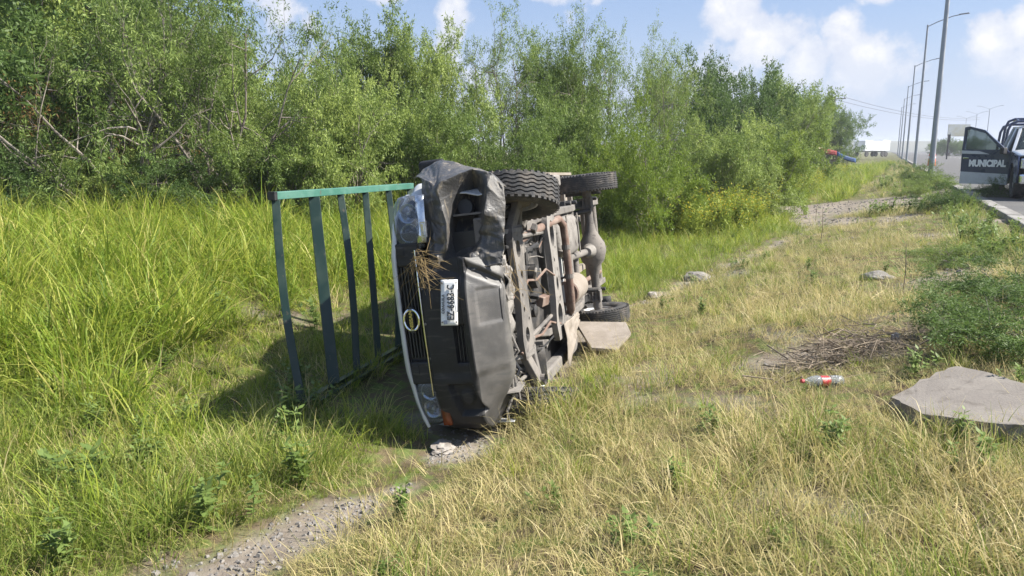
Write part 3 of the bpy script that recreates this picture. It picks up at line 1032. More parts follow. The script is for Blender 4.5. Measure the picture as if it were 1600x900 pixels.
    for s in (1, -1):
        m = MB()
        m.bar((.14, s * .34, .37), (.02, s * .64, .285), .09, .05); m.bar((-.16, s * .36, .37), (.0, s * .64, .285), .065, .045)
        m.lathe([(-.05, .04), (.05, .04)], c=(.01, s * .64, .285), axis=(0, 0, 1), n=14); m.lathe([(-.06, .035), (.06, .035)], c=(.14, s * .34, .37), axis=(1, 0, 0), n=12)
        m.build('lower_arm', 'chassis', T, bevel=.008)
        m = MB(); m.bar((.12, s * .42, .58), (.0, s * .60, .54), .05, .04); m.bar((-.12, s * .42, .58), (.0, s * .60, .54), .05, .04)
        m.build('upper_arm', 'chassis_dark', T, bevel=.006)
        m = MB(); m.bar((.0, s * .63, .27), (.0, s * .60, .56), .08, .06); m.bar((0, s * .60, .335), (0, s * .70, .335), .09, .09); m.build('knuckle', 'chassis_dark', T, bevel=.01)
        m = MB(); m.tube([(.06, s * .56, .30), (.03, s * .50, .62)], [.028, .034], 12); m.tube([(.045, s * .53, .46), (.03, s * .50, .62)], .042, 12)
        m.build('shock_absorber', 'alloy', T, smooth=True)
        m = MB(); m.tube([(-.10, s * .37, .36), (-1.05, s * .34, .37)], .016, 8); m.build('torsion_bar', 'chassis', T, smooth=True)
    # wiring and hoses dangling in the engine bay
    for k in range(7):
        y0 = rnd.uniform(-.5, -.1); x0 = rnd.uniform(.25, .5)
        pts = [(x0 + rnd.uniform(-.03, .03) * j, y0 - .09 * j + rnd.uniform(-.03, .03), .36 + rnd.uniform(-.04, .06)) for j in range(5)]
        m = MB(); m.tube(pts, rnd.choice([.006, .009, .013]), 6); m.build('hose', rnd.choice(['grille_black', 'chassis', 'dusty_plate']), T, smooth=True)
    for k in range(9):
        c = (rnd.uniform(.15, .48), rnd.uniform(-.58, -.12), rnd.uniform(.36, .46))
        m = MB(); m.box(c, (rnd.uniform(.04, .10), rnd.uniform(.04, .10), rnd.uniform(.03, .07)), Euler((rnd.uniform(-.5, .5), rnd.uniform(-.3, .3), rnd.uniform(-.5, .5))).to_matrix())
        m.lathe([(0, .012), (.02, .012), (.022, 0)], c=(c[0], c[1], c[2] - .03), axis=(0, 0, -1), n=8)
        m.build('engine_bracket', rnd.choice(['chassis', 'chassis_dark', 'dusty_plate', 'rust_pipe']), T, bevel=.005)
    for k in range(46):
        c = (rnd.uniform(-.85, .42), rnd.uniform(-.55, .50), rnd.uniform(.34, .50))
        sz = (rnd.uniform(.03, .13), rnd.uniform(.03, .13), rnd.uniform(.02, .07))
        m = MB(); m.box(c, sz, Euler((rnd.uniform(-.4, .4), rnd.uniform(-.3, .3), rnd.choice([0, .1, .5, -.4]))).to_matrix())
        m.build('chassis_bracket', rnd.choice(['chassis', 'chassis_dark', 'chassis_dark', 'dusty_plate', 'rust_pipe']), T, bevel=.006)
    for k in range(14):
        y0 = rnd.uniform(-.5, .5); xx = rnd.uniform(-.2, .4); z0 = rnd.uniform(.33, .44)
        pts = [(xx - .22 * j, y0 + rnd.gauss(0, .035), z0 + rnd.gauss(0, .012)) for j in range(rnd.randint(4, 9))]
        m = MB(); m.tube(pts, rnd.choice([.005, .007, .010, .014]), 6); m.build('pipe_run', rnd.choice(['chassis', 'chassis_dark', 'rust_pipe', 'grille_black']), T, smooth=True)
    for (x, y, r_, h_) in ((-.35, .22, .07, .08), (-.45, -.22, .05, .10), (.22, -.30, .045, .07), (-.62, .02, .09, .06), (.30, .34, .04, .08)):
        m = MB(); m.lathe([(0, 0), (0, r_ * .6), (.01, r_), (h_, r_), (h_ + .01, r_ * .9)], c=(x, y, .36), axis=(0, 0, 1), n=20); m.build('filter_housing', rnd.choice(['chassis', 'alloy', 'chassis_dark']), T, smooth=True)
    # fuel tank
    m = MB()
    def tank(u, v):
        a = 2 * math.pi * u
        e = 4.0
        cx, cy = math.cos(a), math.sin(a)
        kx = math.copysign(abs(cx) ** (2 / e), cx); ky = math.copysign(abs(cy) ** (2 / e), cy)
        b = math.pi * (v - .5)
        q = abs(math.cos(b)) ** .35; h = math.copysign(abs(math.sin(b)) ** .5, math.sin(b))
        rib = .006 * math.sin(30 * (kx * .45)) * q
        return (-2.05 + .46 * kx * q, .235 + .195 * ky * q, .47 + .125 * h + (rib if h < 0 else 0))
    m.grid(tank, 48, 20)
    TK = m.build('fuel_tank', 'dusty_plate', T, smooth=True)
    for x in (-1.78, -2.3):
        m = MB(); m.bar((x, .04, .338), (x, .43, .338), .035, .008); m.build('tank_strap', 'chassis', TK)
    for x, y in ((-1.68, .36), (-1.66, .12), (-2.40, .36)):
        m = MB(); m.lathe([(0, .028), (.018, .026), (.02, 0)], c=(x, y, .345), axis=(0, 0, -1), n=14); m.build('tank_bolt', 'chassis_dark', TK)
    # exhaust
    m = MB(); m.tube([(-.1, .30, .42), (-.6, .36, .40), (-1.1, .40, .35), (-1.38, .42, .325), (-1.50, .36, .315), (-1.53, .22, .315), (-1.53, -.30, .315), (-1.56, -.40, .33), (-1.66, -.46, .38)], .034, 12)
    EX = m.build('exhaust_pipe', 'rust_pipe', T, smooth=True)
    for y in (.16, -.10):
        m = MB(); m.lathe([(-.02, .040), (.02, .040)], c=(-1.53, y, .315), axis=(0, 1, 0), n=14); m.build('pipe_clamp', 'chassis', EX)
    m = MB(); m.lathe([(0, 0), (0, .05), (.01, .118), (.03, .128), (.46, .128), (.48, .118), (.49, .05), (.49, 0)], c=(-1.72, -.28, .40), axis=(-1, .02, 0), n=28)
    MU = m.build('muffler', 'dust_tan', T, smooth=True)
    m = MB(); m.lathe([(0, .118), (.012, .112), (.008, 0)], c=(-1.716, -.28, .40), axis=(1, 0, 0), n=28); m.build('muffler_end', 'rust_pipe', MU, smooth=True)
    m = MB(); m.tube([(-1.66, -.46, .36), (-1.68, -.40, .37), (-1.73, -.33, .37)], .03, 10); m.tube([(-2.2, -.28, .40), (-2.6, -.34, .42), (-3.2, -.36, .50), (-4.0, -.36, .45)], .026, 10)
    m.build('tail_pipe', 'rust_pipe', MU, smooth=True)
    m = MB(); m.tube([(-1.60, -.22, .33), (-1.64, -.22, .36), (-1.64, -.30, .36)], .008, 6); m.build('pipe_hanger', 'chassis', MU)
    # propeller shaft and safety hoop
    m = MB(); m.tube([(-1.08, .0, .50), (-1.9, .0, .47), (-WB + .20, .0, .36)], .036, 12); m.lathe([(-.05, .05), (.05, .05)], c=(-WB + .20, 0, .36), axis=(1, 0, 0), n=12)
    m.build('propeller_shaft', 'chassis', T, smooth=True)
    m = MB(); m.tube([(-1.62, .14, .44), (-1.62, .11, .36), (-1.62, .0, .335), (-1.62, -.11, .36), (-1.62, -.14, .44)], .012, 8); m.build('shaft_hoop', 'chassis', T, smooth=True)
    # rear axle
    m = MB(); m.lathe([(-.66, .035), (-.62, .05), (-.50, .042), (-.30, .046), (-.18, .07), (-.12, .12), (-.02, .15), (.06, .14), (.13, .10), (.20, .062), (.30, .046), (.50, .042), (.62, .05), (.66, .035)], c=(-WB, 0, .335), axis=(0, 1, 0), n=24)
    AX = m.build('rear_axle', 'chassis', T, smooth=True)
    m = MB(); m.lathe([(0, .145), (.05, .125), (.075, .07), (.08, 0)], c=(-WB - .06, .01, .335), axis=(-1, 0, -.35), n=24)
    m.lathe([(0, .09), (-.12, .07), (-.20, .045), (-.20, 0)], c=(-WB + .06, .0, .345), axis=(-1, 0, 0), n=18)
    for k in range(12):
        a = 2 * math.pi * k / 12
        m.lathe([(0, .011), (.016, .011), (.017, 0)], c=(-WB - .075, .01 + .132 * math.cos(a), .335 + .132 * math.sin(a)), axis=(-1, 0, 0), n=6)
    m.build('differential', 'dusty_plate', AX, smooth=True)
    for s in (1, -1):
        for k, (xa, xb) in enumerate(((.56, .62), (.44, .50), (.30, .34), (.16, .18))):
            m = MB()
            zz = .43 - .010 * k - (.0)
            pts = [(-WB + xa, s * .50, zz + .045 - .012 * k), (-WB + xa * .5, s * .50, zz), (-WB, s * .50, zz - .012), (-WB - xb * .5, s * .50, zz), (-WB - xb, s * .50, zz + .05 - .012 * k)]
            for a, b in zip(pts[:-1], pts[1:]): m.bar(a, b, .06, .008)
            m.build('leaf_spring', 'chassis_dark', T)
        m = MB(); m.box((-WB - .64, s * .50, .47), (.05, .09, .14)); m.build('spring_shackle', 'chassis', T, bevel=.004)
        m = MB(); m.box((-WB + .58, s * .50, .46), (.06, .09, .12)); m.build('spring_hanger', 'chassis', T, bevel=.004)
        m = MB(); m.box((-WB, s * .50, .375), (.13, .11, .02)); #(, s * .50, .47), (.05, .09, .14)); m.box((-WB + .58, s * .50, .46), (.06, .09, .12))
        for dx in (-.045, .045):
            m.tube([(-WB + dx, s * .455, .30), (-WB + dx, s * .455, .45)], .008, 6); m.tube([(-WB + dx, s * .545, .30), (-WB + dx, s * .545, .45)], .008, 6)
        m.box((-WB, s * .50, .295), (.13, .12, .018))
        m.build('spring_clamp', 'chassis', T, bevel=.004)
        m = MB(); m.tube([(-WB + .10, s * .42, .30), (-WB + .22, s * .40, .62)], .026, 10); m.tube([(-WB + .16, s * .41, .46), (-WB + .22, s * .40, .62)], .038, 12)
        m.build('shock_absorber', 'chassis_dark', T, smooth=True)
    # ---------------- wheels
    for s in (1, -1):
        w = tyre_wheel(T, w=.195, r=.335, chunky=True)
        w.location = (0, s * .70, .335)
        base = Matrix.Rotation(R(17), 4, 'Z')                       # steered
        w.rotation_euler = (0, rnd.uniform(0, 3), 0)
        rot = base @ Matrix.Rotation(R(0 if s > 0 else 180), 4, 'Z') @ Matrix.Rotation(rnd.uniform(0, 3), 4, 'Y')
        w.matrix_local = Matrix.Translation((.02, s * (.655 if s > 0 else .80), .335)) @ rot
        w = tyre_wheel(T, w=.185, r=.335)
        w.matrix_local = Matrix.Translation((-WB, s * .71, .335)) @ Matrix.Rotation(R(0 if s > 0 else 180), 4, 'Z') @ Matrix.Rotation(rnd.uniform(0, 3), 4, 'Y')
    # ---------------- flat bed with steel sills
    m = MB(); m.box((-3.08, 0, .80), (2.42, 1.68, .035)); BD = m.build('bed_floor', 'dust_tan', T)
    for k in range(6):
        m = MB(); m.bar((-2.0 - .43 * k, -.83, .755), (-2.0 - .43 * k, .83, .755), .06, .05); m.build('bed_sill', 'chassis', BD)
    for s in (1, -1):
        m = MB(); m.bar((-1.88, s * .30, .70), (-4.25, s * .30, .70), .07, .06); m.bar((-1.86, s * .855, .79), (-4.29, s * .855, .79), .03, .11)
        m.build('bed_rail', 'dust_tan', BD)
        # side board
        for k in range(3):
            m = MB(); m.bar((-1.88, s * .862, .90 + .14 * k), (-4.27, s * .862, .90 + .14 * k), .025, .125); m.build('side_board', 'truck_white', BD, bevel=.004)
    # dented panel hanging under the cab on the low side
    sheet('sill_panel', [(-1.02, -.44, .30), (-1.98, -.50, .36), (-2.02, -.60, .36), (-1.02, -.82, .28)], .02, 3.3, 'dust_tan')
    for s in (1, -1):
        m = MB(); m.grid(lambda u, v, s=s: (-WB - .46 - .02 * v, s * (.58 + .24 * u), .66 - .40 * v), 4, 6); m.build('mud_flap', 'rubber', T, smooth=True, solid=.006)
    # dry grass jammed behind the bumper and on the guards
    def straw(cnt, c, dirn, spread, L, sd):
        k = MB(); r2 = random.Random(sd)
        for i in range(cnt):
            p = Vector(c) + Vector((r2.gauss(0, .012), r2.gauss(0, spread), r2.gauss(0, spread)))
            d = (Vector(dirn) + Vector((r2.gauss(0, .30), r2.gauss(0, .8), r2.gauss(0, .7)))).normalized()
            l = L * r2.uniform(.5, 1.2)
            bend = Vector((-abs(r2.gauss(0, .05)), -abs(r2.gauss(0, .10)), r2.gauss(0, .07)))
            k.tube([p, p + d * l * .5 + bend * .4, p + d * l + bend], [.0013, .0012, .0007], 4)
        o = k.build('dry_straw', 'straw', T); o['kind'] = 'stuff'; return o
    straw(60, (.785, .34, .755), (.05, -.35, -.5), .035, .17, 1)
    straw(14, (.785, .22, .765), (.05, .75, -.75), .04, .24, 2)
    straw(16, (.56, .25, .26), (-.1, -.6, -.2), .05, .13, 3)
    straw(12, (.50, .12, .27), (-.4, -.6, -.1), .06, .12, 4)

    # ---------------- green rack folded forward over the cab
    def loc(p): return TRUCK_I @ Vector(p)
    A_t, E_t = Vector((-1.69, 5.42, 1.49)), Vector((-1.00, 7.6, 1.46))
    A_b, E_b = Vector((-1.49, 5.12, .04)), Vector((-.90, 7.1, .04))
    # bars run from the top rail to the bottom rail
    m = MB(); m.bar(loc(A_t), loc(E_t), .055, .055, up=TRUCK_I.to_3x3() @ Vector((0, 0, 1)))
    RK = m.build('stake_rack', 'green_sunlit', T, bevel=.004)
    RK['label'] = 'dark green welded tube rack sticking out past the cab'
    m = MB(); d = (E_t - A_t).normalized(); m.bar(loc(A_t - d * .035), loc(A_t + d * .0), .058, .058, up=TRUCK_I.to_3x3() @ Vector((0, 0, 1))); m.build('tube_end', 'grille_black', RK)
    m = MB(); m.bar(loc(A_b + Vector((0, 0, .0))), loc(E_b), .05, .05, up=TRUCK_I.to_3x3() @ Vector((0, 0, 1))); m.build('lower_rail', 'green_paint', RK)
    off = Vector((.07, -.02, -.02))
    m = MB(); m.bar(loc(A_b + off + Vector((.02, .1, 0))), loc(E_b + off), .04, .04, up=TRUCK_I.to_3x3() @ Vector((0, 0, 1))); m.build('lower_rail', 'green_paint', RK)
    for t, w in ((.008, .058), (.225, .085), (.40, .055), (.585, .055), (.78, .055), (.98, .055)):
        pa, pb = A_t.lerp(E_t, t) + Vector((0, 0, -.029)), A_b.lerp(E_b, t) + Vector((0, 0, .026))
        ncut = 6
        bw = Vector((rnd.uniform(-.03, .03), rnd.uniform(-.02, .02), 0))
        ptb = [loc(pa.lerp(pb, q / ncut) + bw * math.sin(math.pi * q / ncut)) for q in range(ncut + 1)]
        m = MB(); dx_ = (TRUCK_I.to_3x3() @ Vector((.95, .30, 0))).normalized() * w * .5; dy_ = (TRUCK_I.to_3x3() @ Vector((-.30, .95, 0))).normalized() * w * .36
        m.add([p + a_ * dx_ + b_ * dy_ for p in ptb for a_, b_ in ((-1, -1), (1, -1), (1, 1), (-1, 1))],
              [(4 * q + k_, 4 * q + (k_ + 1) % 4, 4 * q + 4 + (k_ + 1) % 4, 4 * q + 4 + k_) for q in range(ncut) for k_ in range(4)] + [(3, 2, 1, 0), tuple(4 * ncut + k_ for k_ in range(4))])
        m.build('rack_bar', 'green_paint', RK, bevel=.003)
    return T


build_truck()

# ------------------------------------------------------------------ police pickup on the road
mat('police_navy', (.022, .034, .085), .30, coat=.6, col2=(.032, .044, .095), scale=3)
mat('police_white', (.50, .53, .58), .30, coat=.5, col2=(.43, .45, .49), scale=4)
mat('letter_white', (.78, .79, .80), .5)
mat('dark_trim', (.02, .02, .022), .6)


def build_police():
    # local axes: x forward, y left, z up, origin under the front axle centre
    T = empty('police_pickup')
    fwd = Vector((-math.sin(TH), -math.cos(TH), 0))
    left = Vector((0, 0, 1)).cross(fwd)
    o = Vector((12.26, 18.6, ROAD_Z - .10)) + left * .86
    T.matrix_world = Matrix(((fwd.x, left.x, 0, o.x), (fwd.y, left.y, 0, o.y), (0, 0, 1, o.z), (0, 0, 0, 1)))
    tag(T, 'navy and white police pickup parked at the kerb with its passenger door open', 'truck')
    wb = 3.55
    # side skins with arch openings; the passenger door opening is left free on the right side
    def arch(cx, r, n=10):
        return [(cx + r * math.cos(math.pi * k / n), .50 + r * math.sin(math.pi * k / n)) for k in range(n + 1)]
    for s in (1, -1):
        M = Matrix(((1, 0, 0, 0), (0, 0, 1, s * .985), (0, 1, 0, 0), (0, 0, 0, 1)))
        fr = [(.92, .50), (.95, .80), (.90, 1.12), (-.62, 1.20), (-.62, .50)] + [p for p in reversed(arch(0, .47))]
        curve_plate('front_wing', fr, [], .03, 'police_navy', T, M)
        r0 = -.62 if s > 0 else -1.72
        md = [(r0, .50), (r0, 1.22), (-2.55, 1.24), (-2.55, .50)]
        curve_plate('door_panel', md, [], .03, 'police_navy', T, M)
        if s > 0:
            curve_plate('door_lower', [(-.62, .42), (-.62, .70), (-2.55, .70), (-2.55, .42)], [], .036, 'police_white', T, M)
        bd = [(-2.57, .50), (-2.57, 1.24), (-4.72, 1.26), (-4.74, .60)] + [(-wb - .47 * math.cos(math.pi * k / 10), .50 + .47 * math.sin(math.pi * k / 10)) for k in range(11)]
        curve_plate('bed_side', bd, [], .03, 'police_white', T, M)
        # greenhouse
        ff = lambda x, y, z: (x, y * s, z)
        for a, b, w in ((ff(-.62, .93, 1.20), ff(-1.30, .74, 1.80), .07), (ff(-1.74, .95, 1.22), ff(-1.78, .75, 1.84), .09), (ff(-2.52, .95, 1.24), ff(-2.44, .75, 1.82), .10)):
            m = MB(); m.bar(a, b, w, .05); m.build('pillar', 'police_white', T, bevel=.008)
        m = MB(); m.bar(ff(-1.28, .74, 1.82), ff(-2.46, .74, 1.84), .06, .05); m.build('roof_rail', 'police_white', T)
        m = MB(); m.add([ff(-1.80, .945, 1.24), ff(-2.48, .945, 1.24), ff(-2.40, .76, 1.80), ff(-1.82, .76, 1.82)], [(0, 1, 2, 3)]); m.build('rear_window', 'window_glass', T, solid=.005)
        if s > 0:
            m = MB(); m.add([ff(-.80, .945, 1.24), ff(-1.70, .945, 1.24), ff(-1.74, .76, 1.82), ff(-1.32, .76, 1.80)], [(0, 1, 2, 3)]); m.build('front_window', 'window_glass', T, solid=.005)
        for x in (0, -wb):
            w = tyre_wheel(T, w=.26, r=.39, rim=.235)
            w.matrix_local = Matrix.Translation((x, s * .84, .49)) @ Matrix.Rotation(R(0 if s > 0 else 180), 4, 'Z')
            m = MB(); m.grid(lambda u, v, s=s, x=x: (x + .49 * math.cos(math.pi * u), s * (.62 + .345 * v), .50 + .49 * math.sin(math.pi * u)), 12, 2); m.build('wheel_arch', 'dark_trim', T, smooth=True, solid=.01)
        m = MB(); m.box((.90, s * .78, .95), (.12, .34, .24)); m.build('headlight', 'reflector', T, bevel=.03)
        m = MB(); m.box((-4.73, s * .90, 1.0), (.06, .14, .4)); m.build('tail_light', 'amber', T, bevel=.02)
        m = MB(); m.bar((-.75, s * .93, .46), (-2.4, s * .93, .46), .16, .06); m.build('running_board', 'dark_trim', T, bevel=.01)
    m = MB(); m.grid(lambda u, v: (.93 - 1.55 * v - .06 * (2 * u - 1) ** 2 * (1 - v), (-.97 + 1.94 * u), 1.12 + .11 * v + .05 * (1 - (2 * u - 1) ** 4)), 14, 10); m.build('hood', 'police_white', T, smooth=True, solid=.02)
    m = MB(); m.box((.93, 0, .93), (.08, 1.2, .36)); m.build('grille', 'dark_trim', T, bevel=.02)
    m = MB(); m.box((.98, 0, .60), (.18, 1.92, .24)); m.build('front_bumper', 'chrome', T, bevel=.05)
    m = MB(); m.box((-4.80, 0, .62), (.14, 1.9, .20)); m.build('rear_bumper', 'chrome', T, bevel=.03)
    m = MB(); m.grid(lambda u, v: (-.60 - .70 * v + .06 * math.sin(math.pi * u), (-.90 + 1.8 * u) * (1 - .18 * v), 1.22 + .59 * v), 10, 6); m.build('windshield', 'window_glass', T, smooth=True, solid=.006)
    m = MB(); m.grid(lambda u, v: (-1.28 - 1.18 * v, -.76 + 1.52 * u, 1.835 + .04 * (1 - (2 * u - 1) ** 4)), 10, 6); m.build('roof', 'police_white', T, smooth=True, solid=.03)
    m = MB(); m.box((-2.56, 0, .90), (.04, 1.92, .70)); m.add([(-2.55, -.95, 1.24), (-2.55, .95, 1.24), (-2.46, .75, 1.82), (-2.46, -.75, 1.82)], [(0, 1, 2, 3)]); m.build('cab_rear', 'police_white', T)
    m = MB(); m.box((-1.6, 0, .52), (1.9, 1.9, .08)); m.box((-3.65, 0, .72), (2.1, 1.9, .06)); m.box((-4.72, 0, .96), (.05, 1.9, .56)); m.build('floor_pan', 'dark_trim', T)
    m = MB(); m.box((-.80, 0, 1.10), (.30, 1.7, .22)); m.build('dashboard', 'dark_trim', T, bevel=.04)
    for s in (1, -1):
        m = MB(); m.box((-1.55, .42 * s, .80), (.55, .55, .22)); m.box((-1.86, .42 * s, 1.16), (.16, .52, .66)); m.box((-1.88, .42 * s, 1.58), (.12, .28, .18)); m.build('seat', 'cloth_seat', T, bevel=.05)
    m = MB(); m.lathe([(0, 0), (0, .12), (.12, .10), (.14, 0)], c=(-1.6, 0, 1.88), axis=(0, 0, 1), n=12); m.box((-1.6, 0, 1.92), (.24, 1.2, .09)); m.build('light_bar', 'dark_trim', T, bevel=.02)
    # open passenger door
    hinge = Vector((-.64, -.985, 0))
    ang = R(63)
    DM = Matrix.Translation(hinge) @ Matrix.Rotation(ang, 4, 'Z')
    def dplate(name, poly, holes, th, m, parent, off=0.0):
        M = DM @ Matrix(((1, 0, 0, 0), (0, 0, 1, off), (0, 1, 0, 0), (0, 0, 0, 1)))
        o = curve_plate(name, poly, holes, th, m, parent, M); return o
    skin = [(0, .48), (.0, 1.20), (-.12, 1.30), (-.62, 1.76), (-.98, 1.86), (-1.10, 1.84), (-1.12, 1.2), (-1.10, .48)]
    win = [(-.20, 1.27), (-.60, 1.68), (-.95, 1.79), (-1.05, 1.78), (-1.06, 1.27)]
    D = dplate('front_door', skin, [win], .07, 'police_navy', T)
    D['label'] = 'open navy door lettered in white'
    dplate('door_glass', [(p[0], p[1]) for p in win], [], .006, 'window_glass', D)
    dplate('door_lower', [(0.005, .40), (0.005, .665), (-1.105, .71), (-1.105, .40)], [], .078, 'police_white', D)
    dplate('door_stripe', [(-.45, 1.155), (-.70, 1.235), (-1.118, 1.25), (-1.118, 1.17)], [], .074, 'police_white', D)
    # lettering on the outer face (reads from the hinge side outwards when seen from outside)
    TM = DM @ Matrix(((1, 0, 0, -.49), (0, 0, -1, -.040), (0, 1, 0, .92), (0, 0, 0, 1)))
    text_mesh('door_lettering', 'MUNICIPAL', .225, 'letter_white', D, TM, ext=.003, bold=.013, sx=.74)
    m = MB(); M3 = DM.to_3x3()
    m.box(DM @ Vector((-.10, -.15, 1.24)), (.10, .22, .16), M3); m.build('door_mirror', 'dark_trim', D, bevel=.02)
    m = MB(); m.box(DM @ Vector((-1.0, -.045, 1.06)), (.14, .03, .03), M3); m.build('door_handle', 'chrome', D, bevel=.005)
    # roll cage over the bed
    for n, (x0, z1) in enumerate(((-2.75, 2.02), (-3.35, 2.10), (-4.3, 1.98))):
        pts = [(x0 - .05, -.88, 1.24), (x0, -.84, z1 - .22), (x0 + .01, -.78, z1 - .06), (x0 + .02, -.64, z1), (x0 + .02, .64, z1), (x0 + .01, .78, z1 - .06), (x0, .84, z1 - .22), (x0 - .05, .88, 1.24)]
        m = MB(); m.tube(pts, .035, 10); RB = m.build('roll_bar', 'police_navy', T, smooth=True)
    for y in (-.6, .6):
        m = MB(); m.tube([(-2.73, y, 2.02), (-3.33, y, 2.10), (-4.28, y, 1.98)], .028, 8); m.build('cage_rail', 'police_navy', T, smooth=True)
    return T


build_police()

# ------------------------------------------------------------------ lamp posts, far things
mat('galvanised', (.30, .32, .35), .5, .6, col2=(.38, .40, .42), scale=2)
mat('lamp_head', (.22, .23, .25), .5, .3)
mat('wood_pole', (.20, .17, .14), .9, col2=(.28, .25, .21), scale=4)
mat('wire', (.05, .05, .055), .6)
mat('tarp_red', (.24, .03, .028), .85, col2=(.17, .03, .03), scale=2)
mat('tarp_blue', (.025, .06, .16), .8, col2=(.03, .08, .20), scale=2)
mat('tarp_pink', (.55, .40, .34), .8)
mat('trailer_white', (.66, .67, .69), .4, col2=(.66, .67, .68), scale=.6)
mat('drum_orange', (.70, .13, .04), .55)
mat('sign_pale', (.62, .58, .42), .6, col2=(.70, .70, .66), scale=.4)


def lamp_post(loc, h, double=False, label='', group=None):
    T = empty('street_lamp', loc)
    T.rotation_euler = (0, 0, -TH)            # local x across the road, y along it
    m = MB(); m.tube([(0, 0, 0), (0, 0, .02), (0, 0, h * .5), (0, 0, h)], [.11, .11, .085, .055], 12); m.build('post', 'galvanised', T, smooth=True)
    m = MB(); m.box((0, 0, .03), (.36, .36, .06)); m.build('base_plate', 'galvanised', T)
    for s in ((1, -1) if double else (1,)):
        a = [(0, 0, h - .12), (s * .6, 0, h + .16), (s * 1.5, 0, h + .48), (s * 1.95, 0, h + .55)]
        m = MB(); m.tube(a, .032, 8); m.build('arm', 'galvanised', T, smooth=True)
        m = MB()
        m.add([(s * 1.85, -.10, h + .53), (s * 1.85, .10, h + .53), (s * 2.5, .13, h + .58), (s * 2.5, -.13, h + .58), (s * 1.85, -.07, h + .60), (s * 1.85, .07, h + .60), (s * 2.45, .08, h + .66), (s * 2.45, -.08, h + .66)], [(0, 1, 2, 3), (7, 6, 5, 4), (0, 4, 5, 1), (1, 5, 6, 2), (2, 6, 7, 3), (3, 7, 4, 0)])
        m.build('lamp_head', 'lamp_head', T, bevel=.02)
    tag(T, label, 'street lamp', group)
    return T


def kerb_at_y(y, s=-0.35):
    # point beside the kerb line at depth y
    t = (y - K0.y - s * RN.y) / RD.y
    return road_pt(s, t)


lab = ['tall grey street lamp standing nearest the parked police pickup', 'single-arm grey street lamp, second along the kerb from the police pickup',
       'single-arm grey street lamp, third along the kerb from the police pickup', 'single-arm grey street lamp, fourth along the kerb from the police pickup',
       'single-arm grey street lamp, fifth along the kerb from the police pickup', 'single-arm grey street lamp, sixth along the kerb from the police pickup']
for i, y in enumerate((30, 56, 82, 108, 134, 160)):
    p = kerb_at_y(y, -.30 if i else -.55)
    lamp_post((p.x, p.y, ROAD_Z - .15), 10.0, False, lab[i], 'street lamps along the near kerb')
for i, y in enumerate((169, 193, 219)):
    p = kerb_at_y(y, 17.0)
    lamp_post((p.x, p.y, ROAD_Z), 10.0, True, ['double-arm street lamp on the median, closest to the police pickup', 'double-arm street lamp on the median, second from the police pickup', 'double-arm street lamp on the median, farthest from the police pickup'][i], 'double-arm lamps on the median')

# utility pole and line behind the trees
up = Vector((48.0, 116.0, 0))
T = empty('utility_pole', (up.x, up.y, .4)); T.rotation_euler = (0, 0, -TH)
m = MB(); m.tube([(0, 0, 0), (0, 0, 9.3)], [.17, .12], 10); m.build('post', 'wood_pole', T, smooth=True)
m = MB(); m.bar((-1.1, 0, 8.9), (1.5, 0, 8.9), .12, .14); m.build('cross_arm', 'wood_pole', T)
for x in (-.9, .5, 1.3):
    m = MB(); m.lathe([(0, .05), (.12, .07), (.2, .04), (.22, 0)], c=(x, 0, 8.97), axis=(0, 0, 1), n=8); m.build('insulator', 'lamp_head', T)
tag(T, 'wooden utility pole rising above the far trees', 'utility pole')
for k, off in enumerate((-.9, 1.3)):
    a = up + RN * off + Vector((0, 0, .4 + 9.1)); b = Vector((118, 196, 9.4 + .5 * k)); pts = []
    for j in range(15):
        t = j / 14; p = a.lerp(b, t); p.z -= 2.2 * 4 * t * (1 - t) * .55; pts.append(p)
    m = MB(); m.tube(pts, .03, 5); o = m.build('power_line', 'wire')
    tag(o, ['thin overhead power line on the inner end of the pole cross-arm', 'thin overhead power line on the road end of the pole cross-arm'][k], 'cable', 'overhead power lines')

# roadside stall with tarpaulins
st = Vector((24.3, 60, 0)); sz = .45
T = empty('roadside_stall', (st.x, st.y, sz)); T.rotation_euler = (0, 0, .15); T.scale = (.66, .66, .66)
for n, x in enumerate((-2.6, -.6, 2.4)):
    m = MB(); m.tube([(x, -1, 0), (x, -1, 2.3 - .3 * n)], .05, 8); m.build('pole', 'wood_pole', T)
    m = MB(); m.tube([(x, 1.2, 0), (x, 1.2, 2.5 - .3 * n)], .05, 8); m.build('pole', 'wood_pole', T)
def tarp(name, m_, x0, x1, z0, z1):
    k = MB(); k.grid(lambda u, v: (x0 + (x1 - x0) * u, -1.1 + 2.4 * v, z0 + (z1 - z0) * u + .25 * v - .12 * math.sin(math.pi * u)), 8, 6); k.grid(lambda u, v: (x0 + (x1 - x0) * u, -1.12 - .03 * v, z0 + (z1 - z0) * u - .5 * v - .12 * math.sin(math.pi * u)), 8, 3)
    o = k.build(name, m_, T, smooth=True, solid=.02); return o
tarp('canopy', 'tarp_pink', -2.7, -1.2, 2.25, 2.35); tarp('canopy', 'tarp_red', -1.15, .9, 2.4, 1.95); tarp('canopy', 'tarp_blue', .95, 3.4, 1.9, 1.1)
m = MB(); m.box((0, .4, .5), (3.6, 1.0, 1.0)); m.build('counter', 'wood_pole', T, bevel=.03)
tag(T, 'roadside stall with red and blue tarpaulin canopies below the far trees', 'stall')

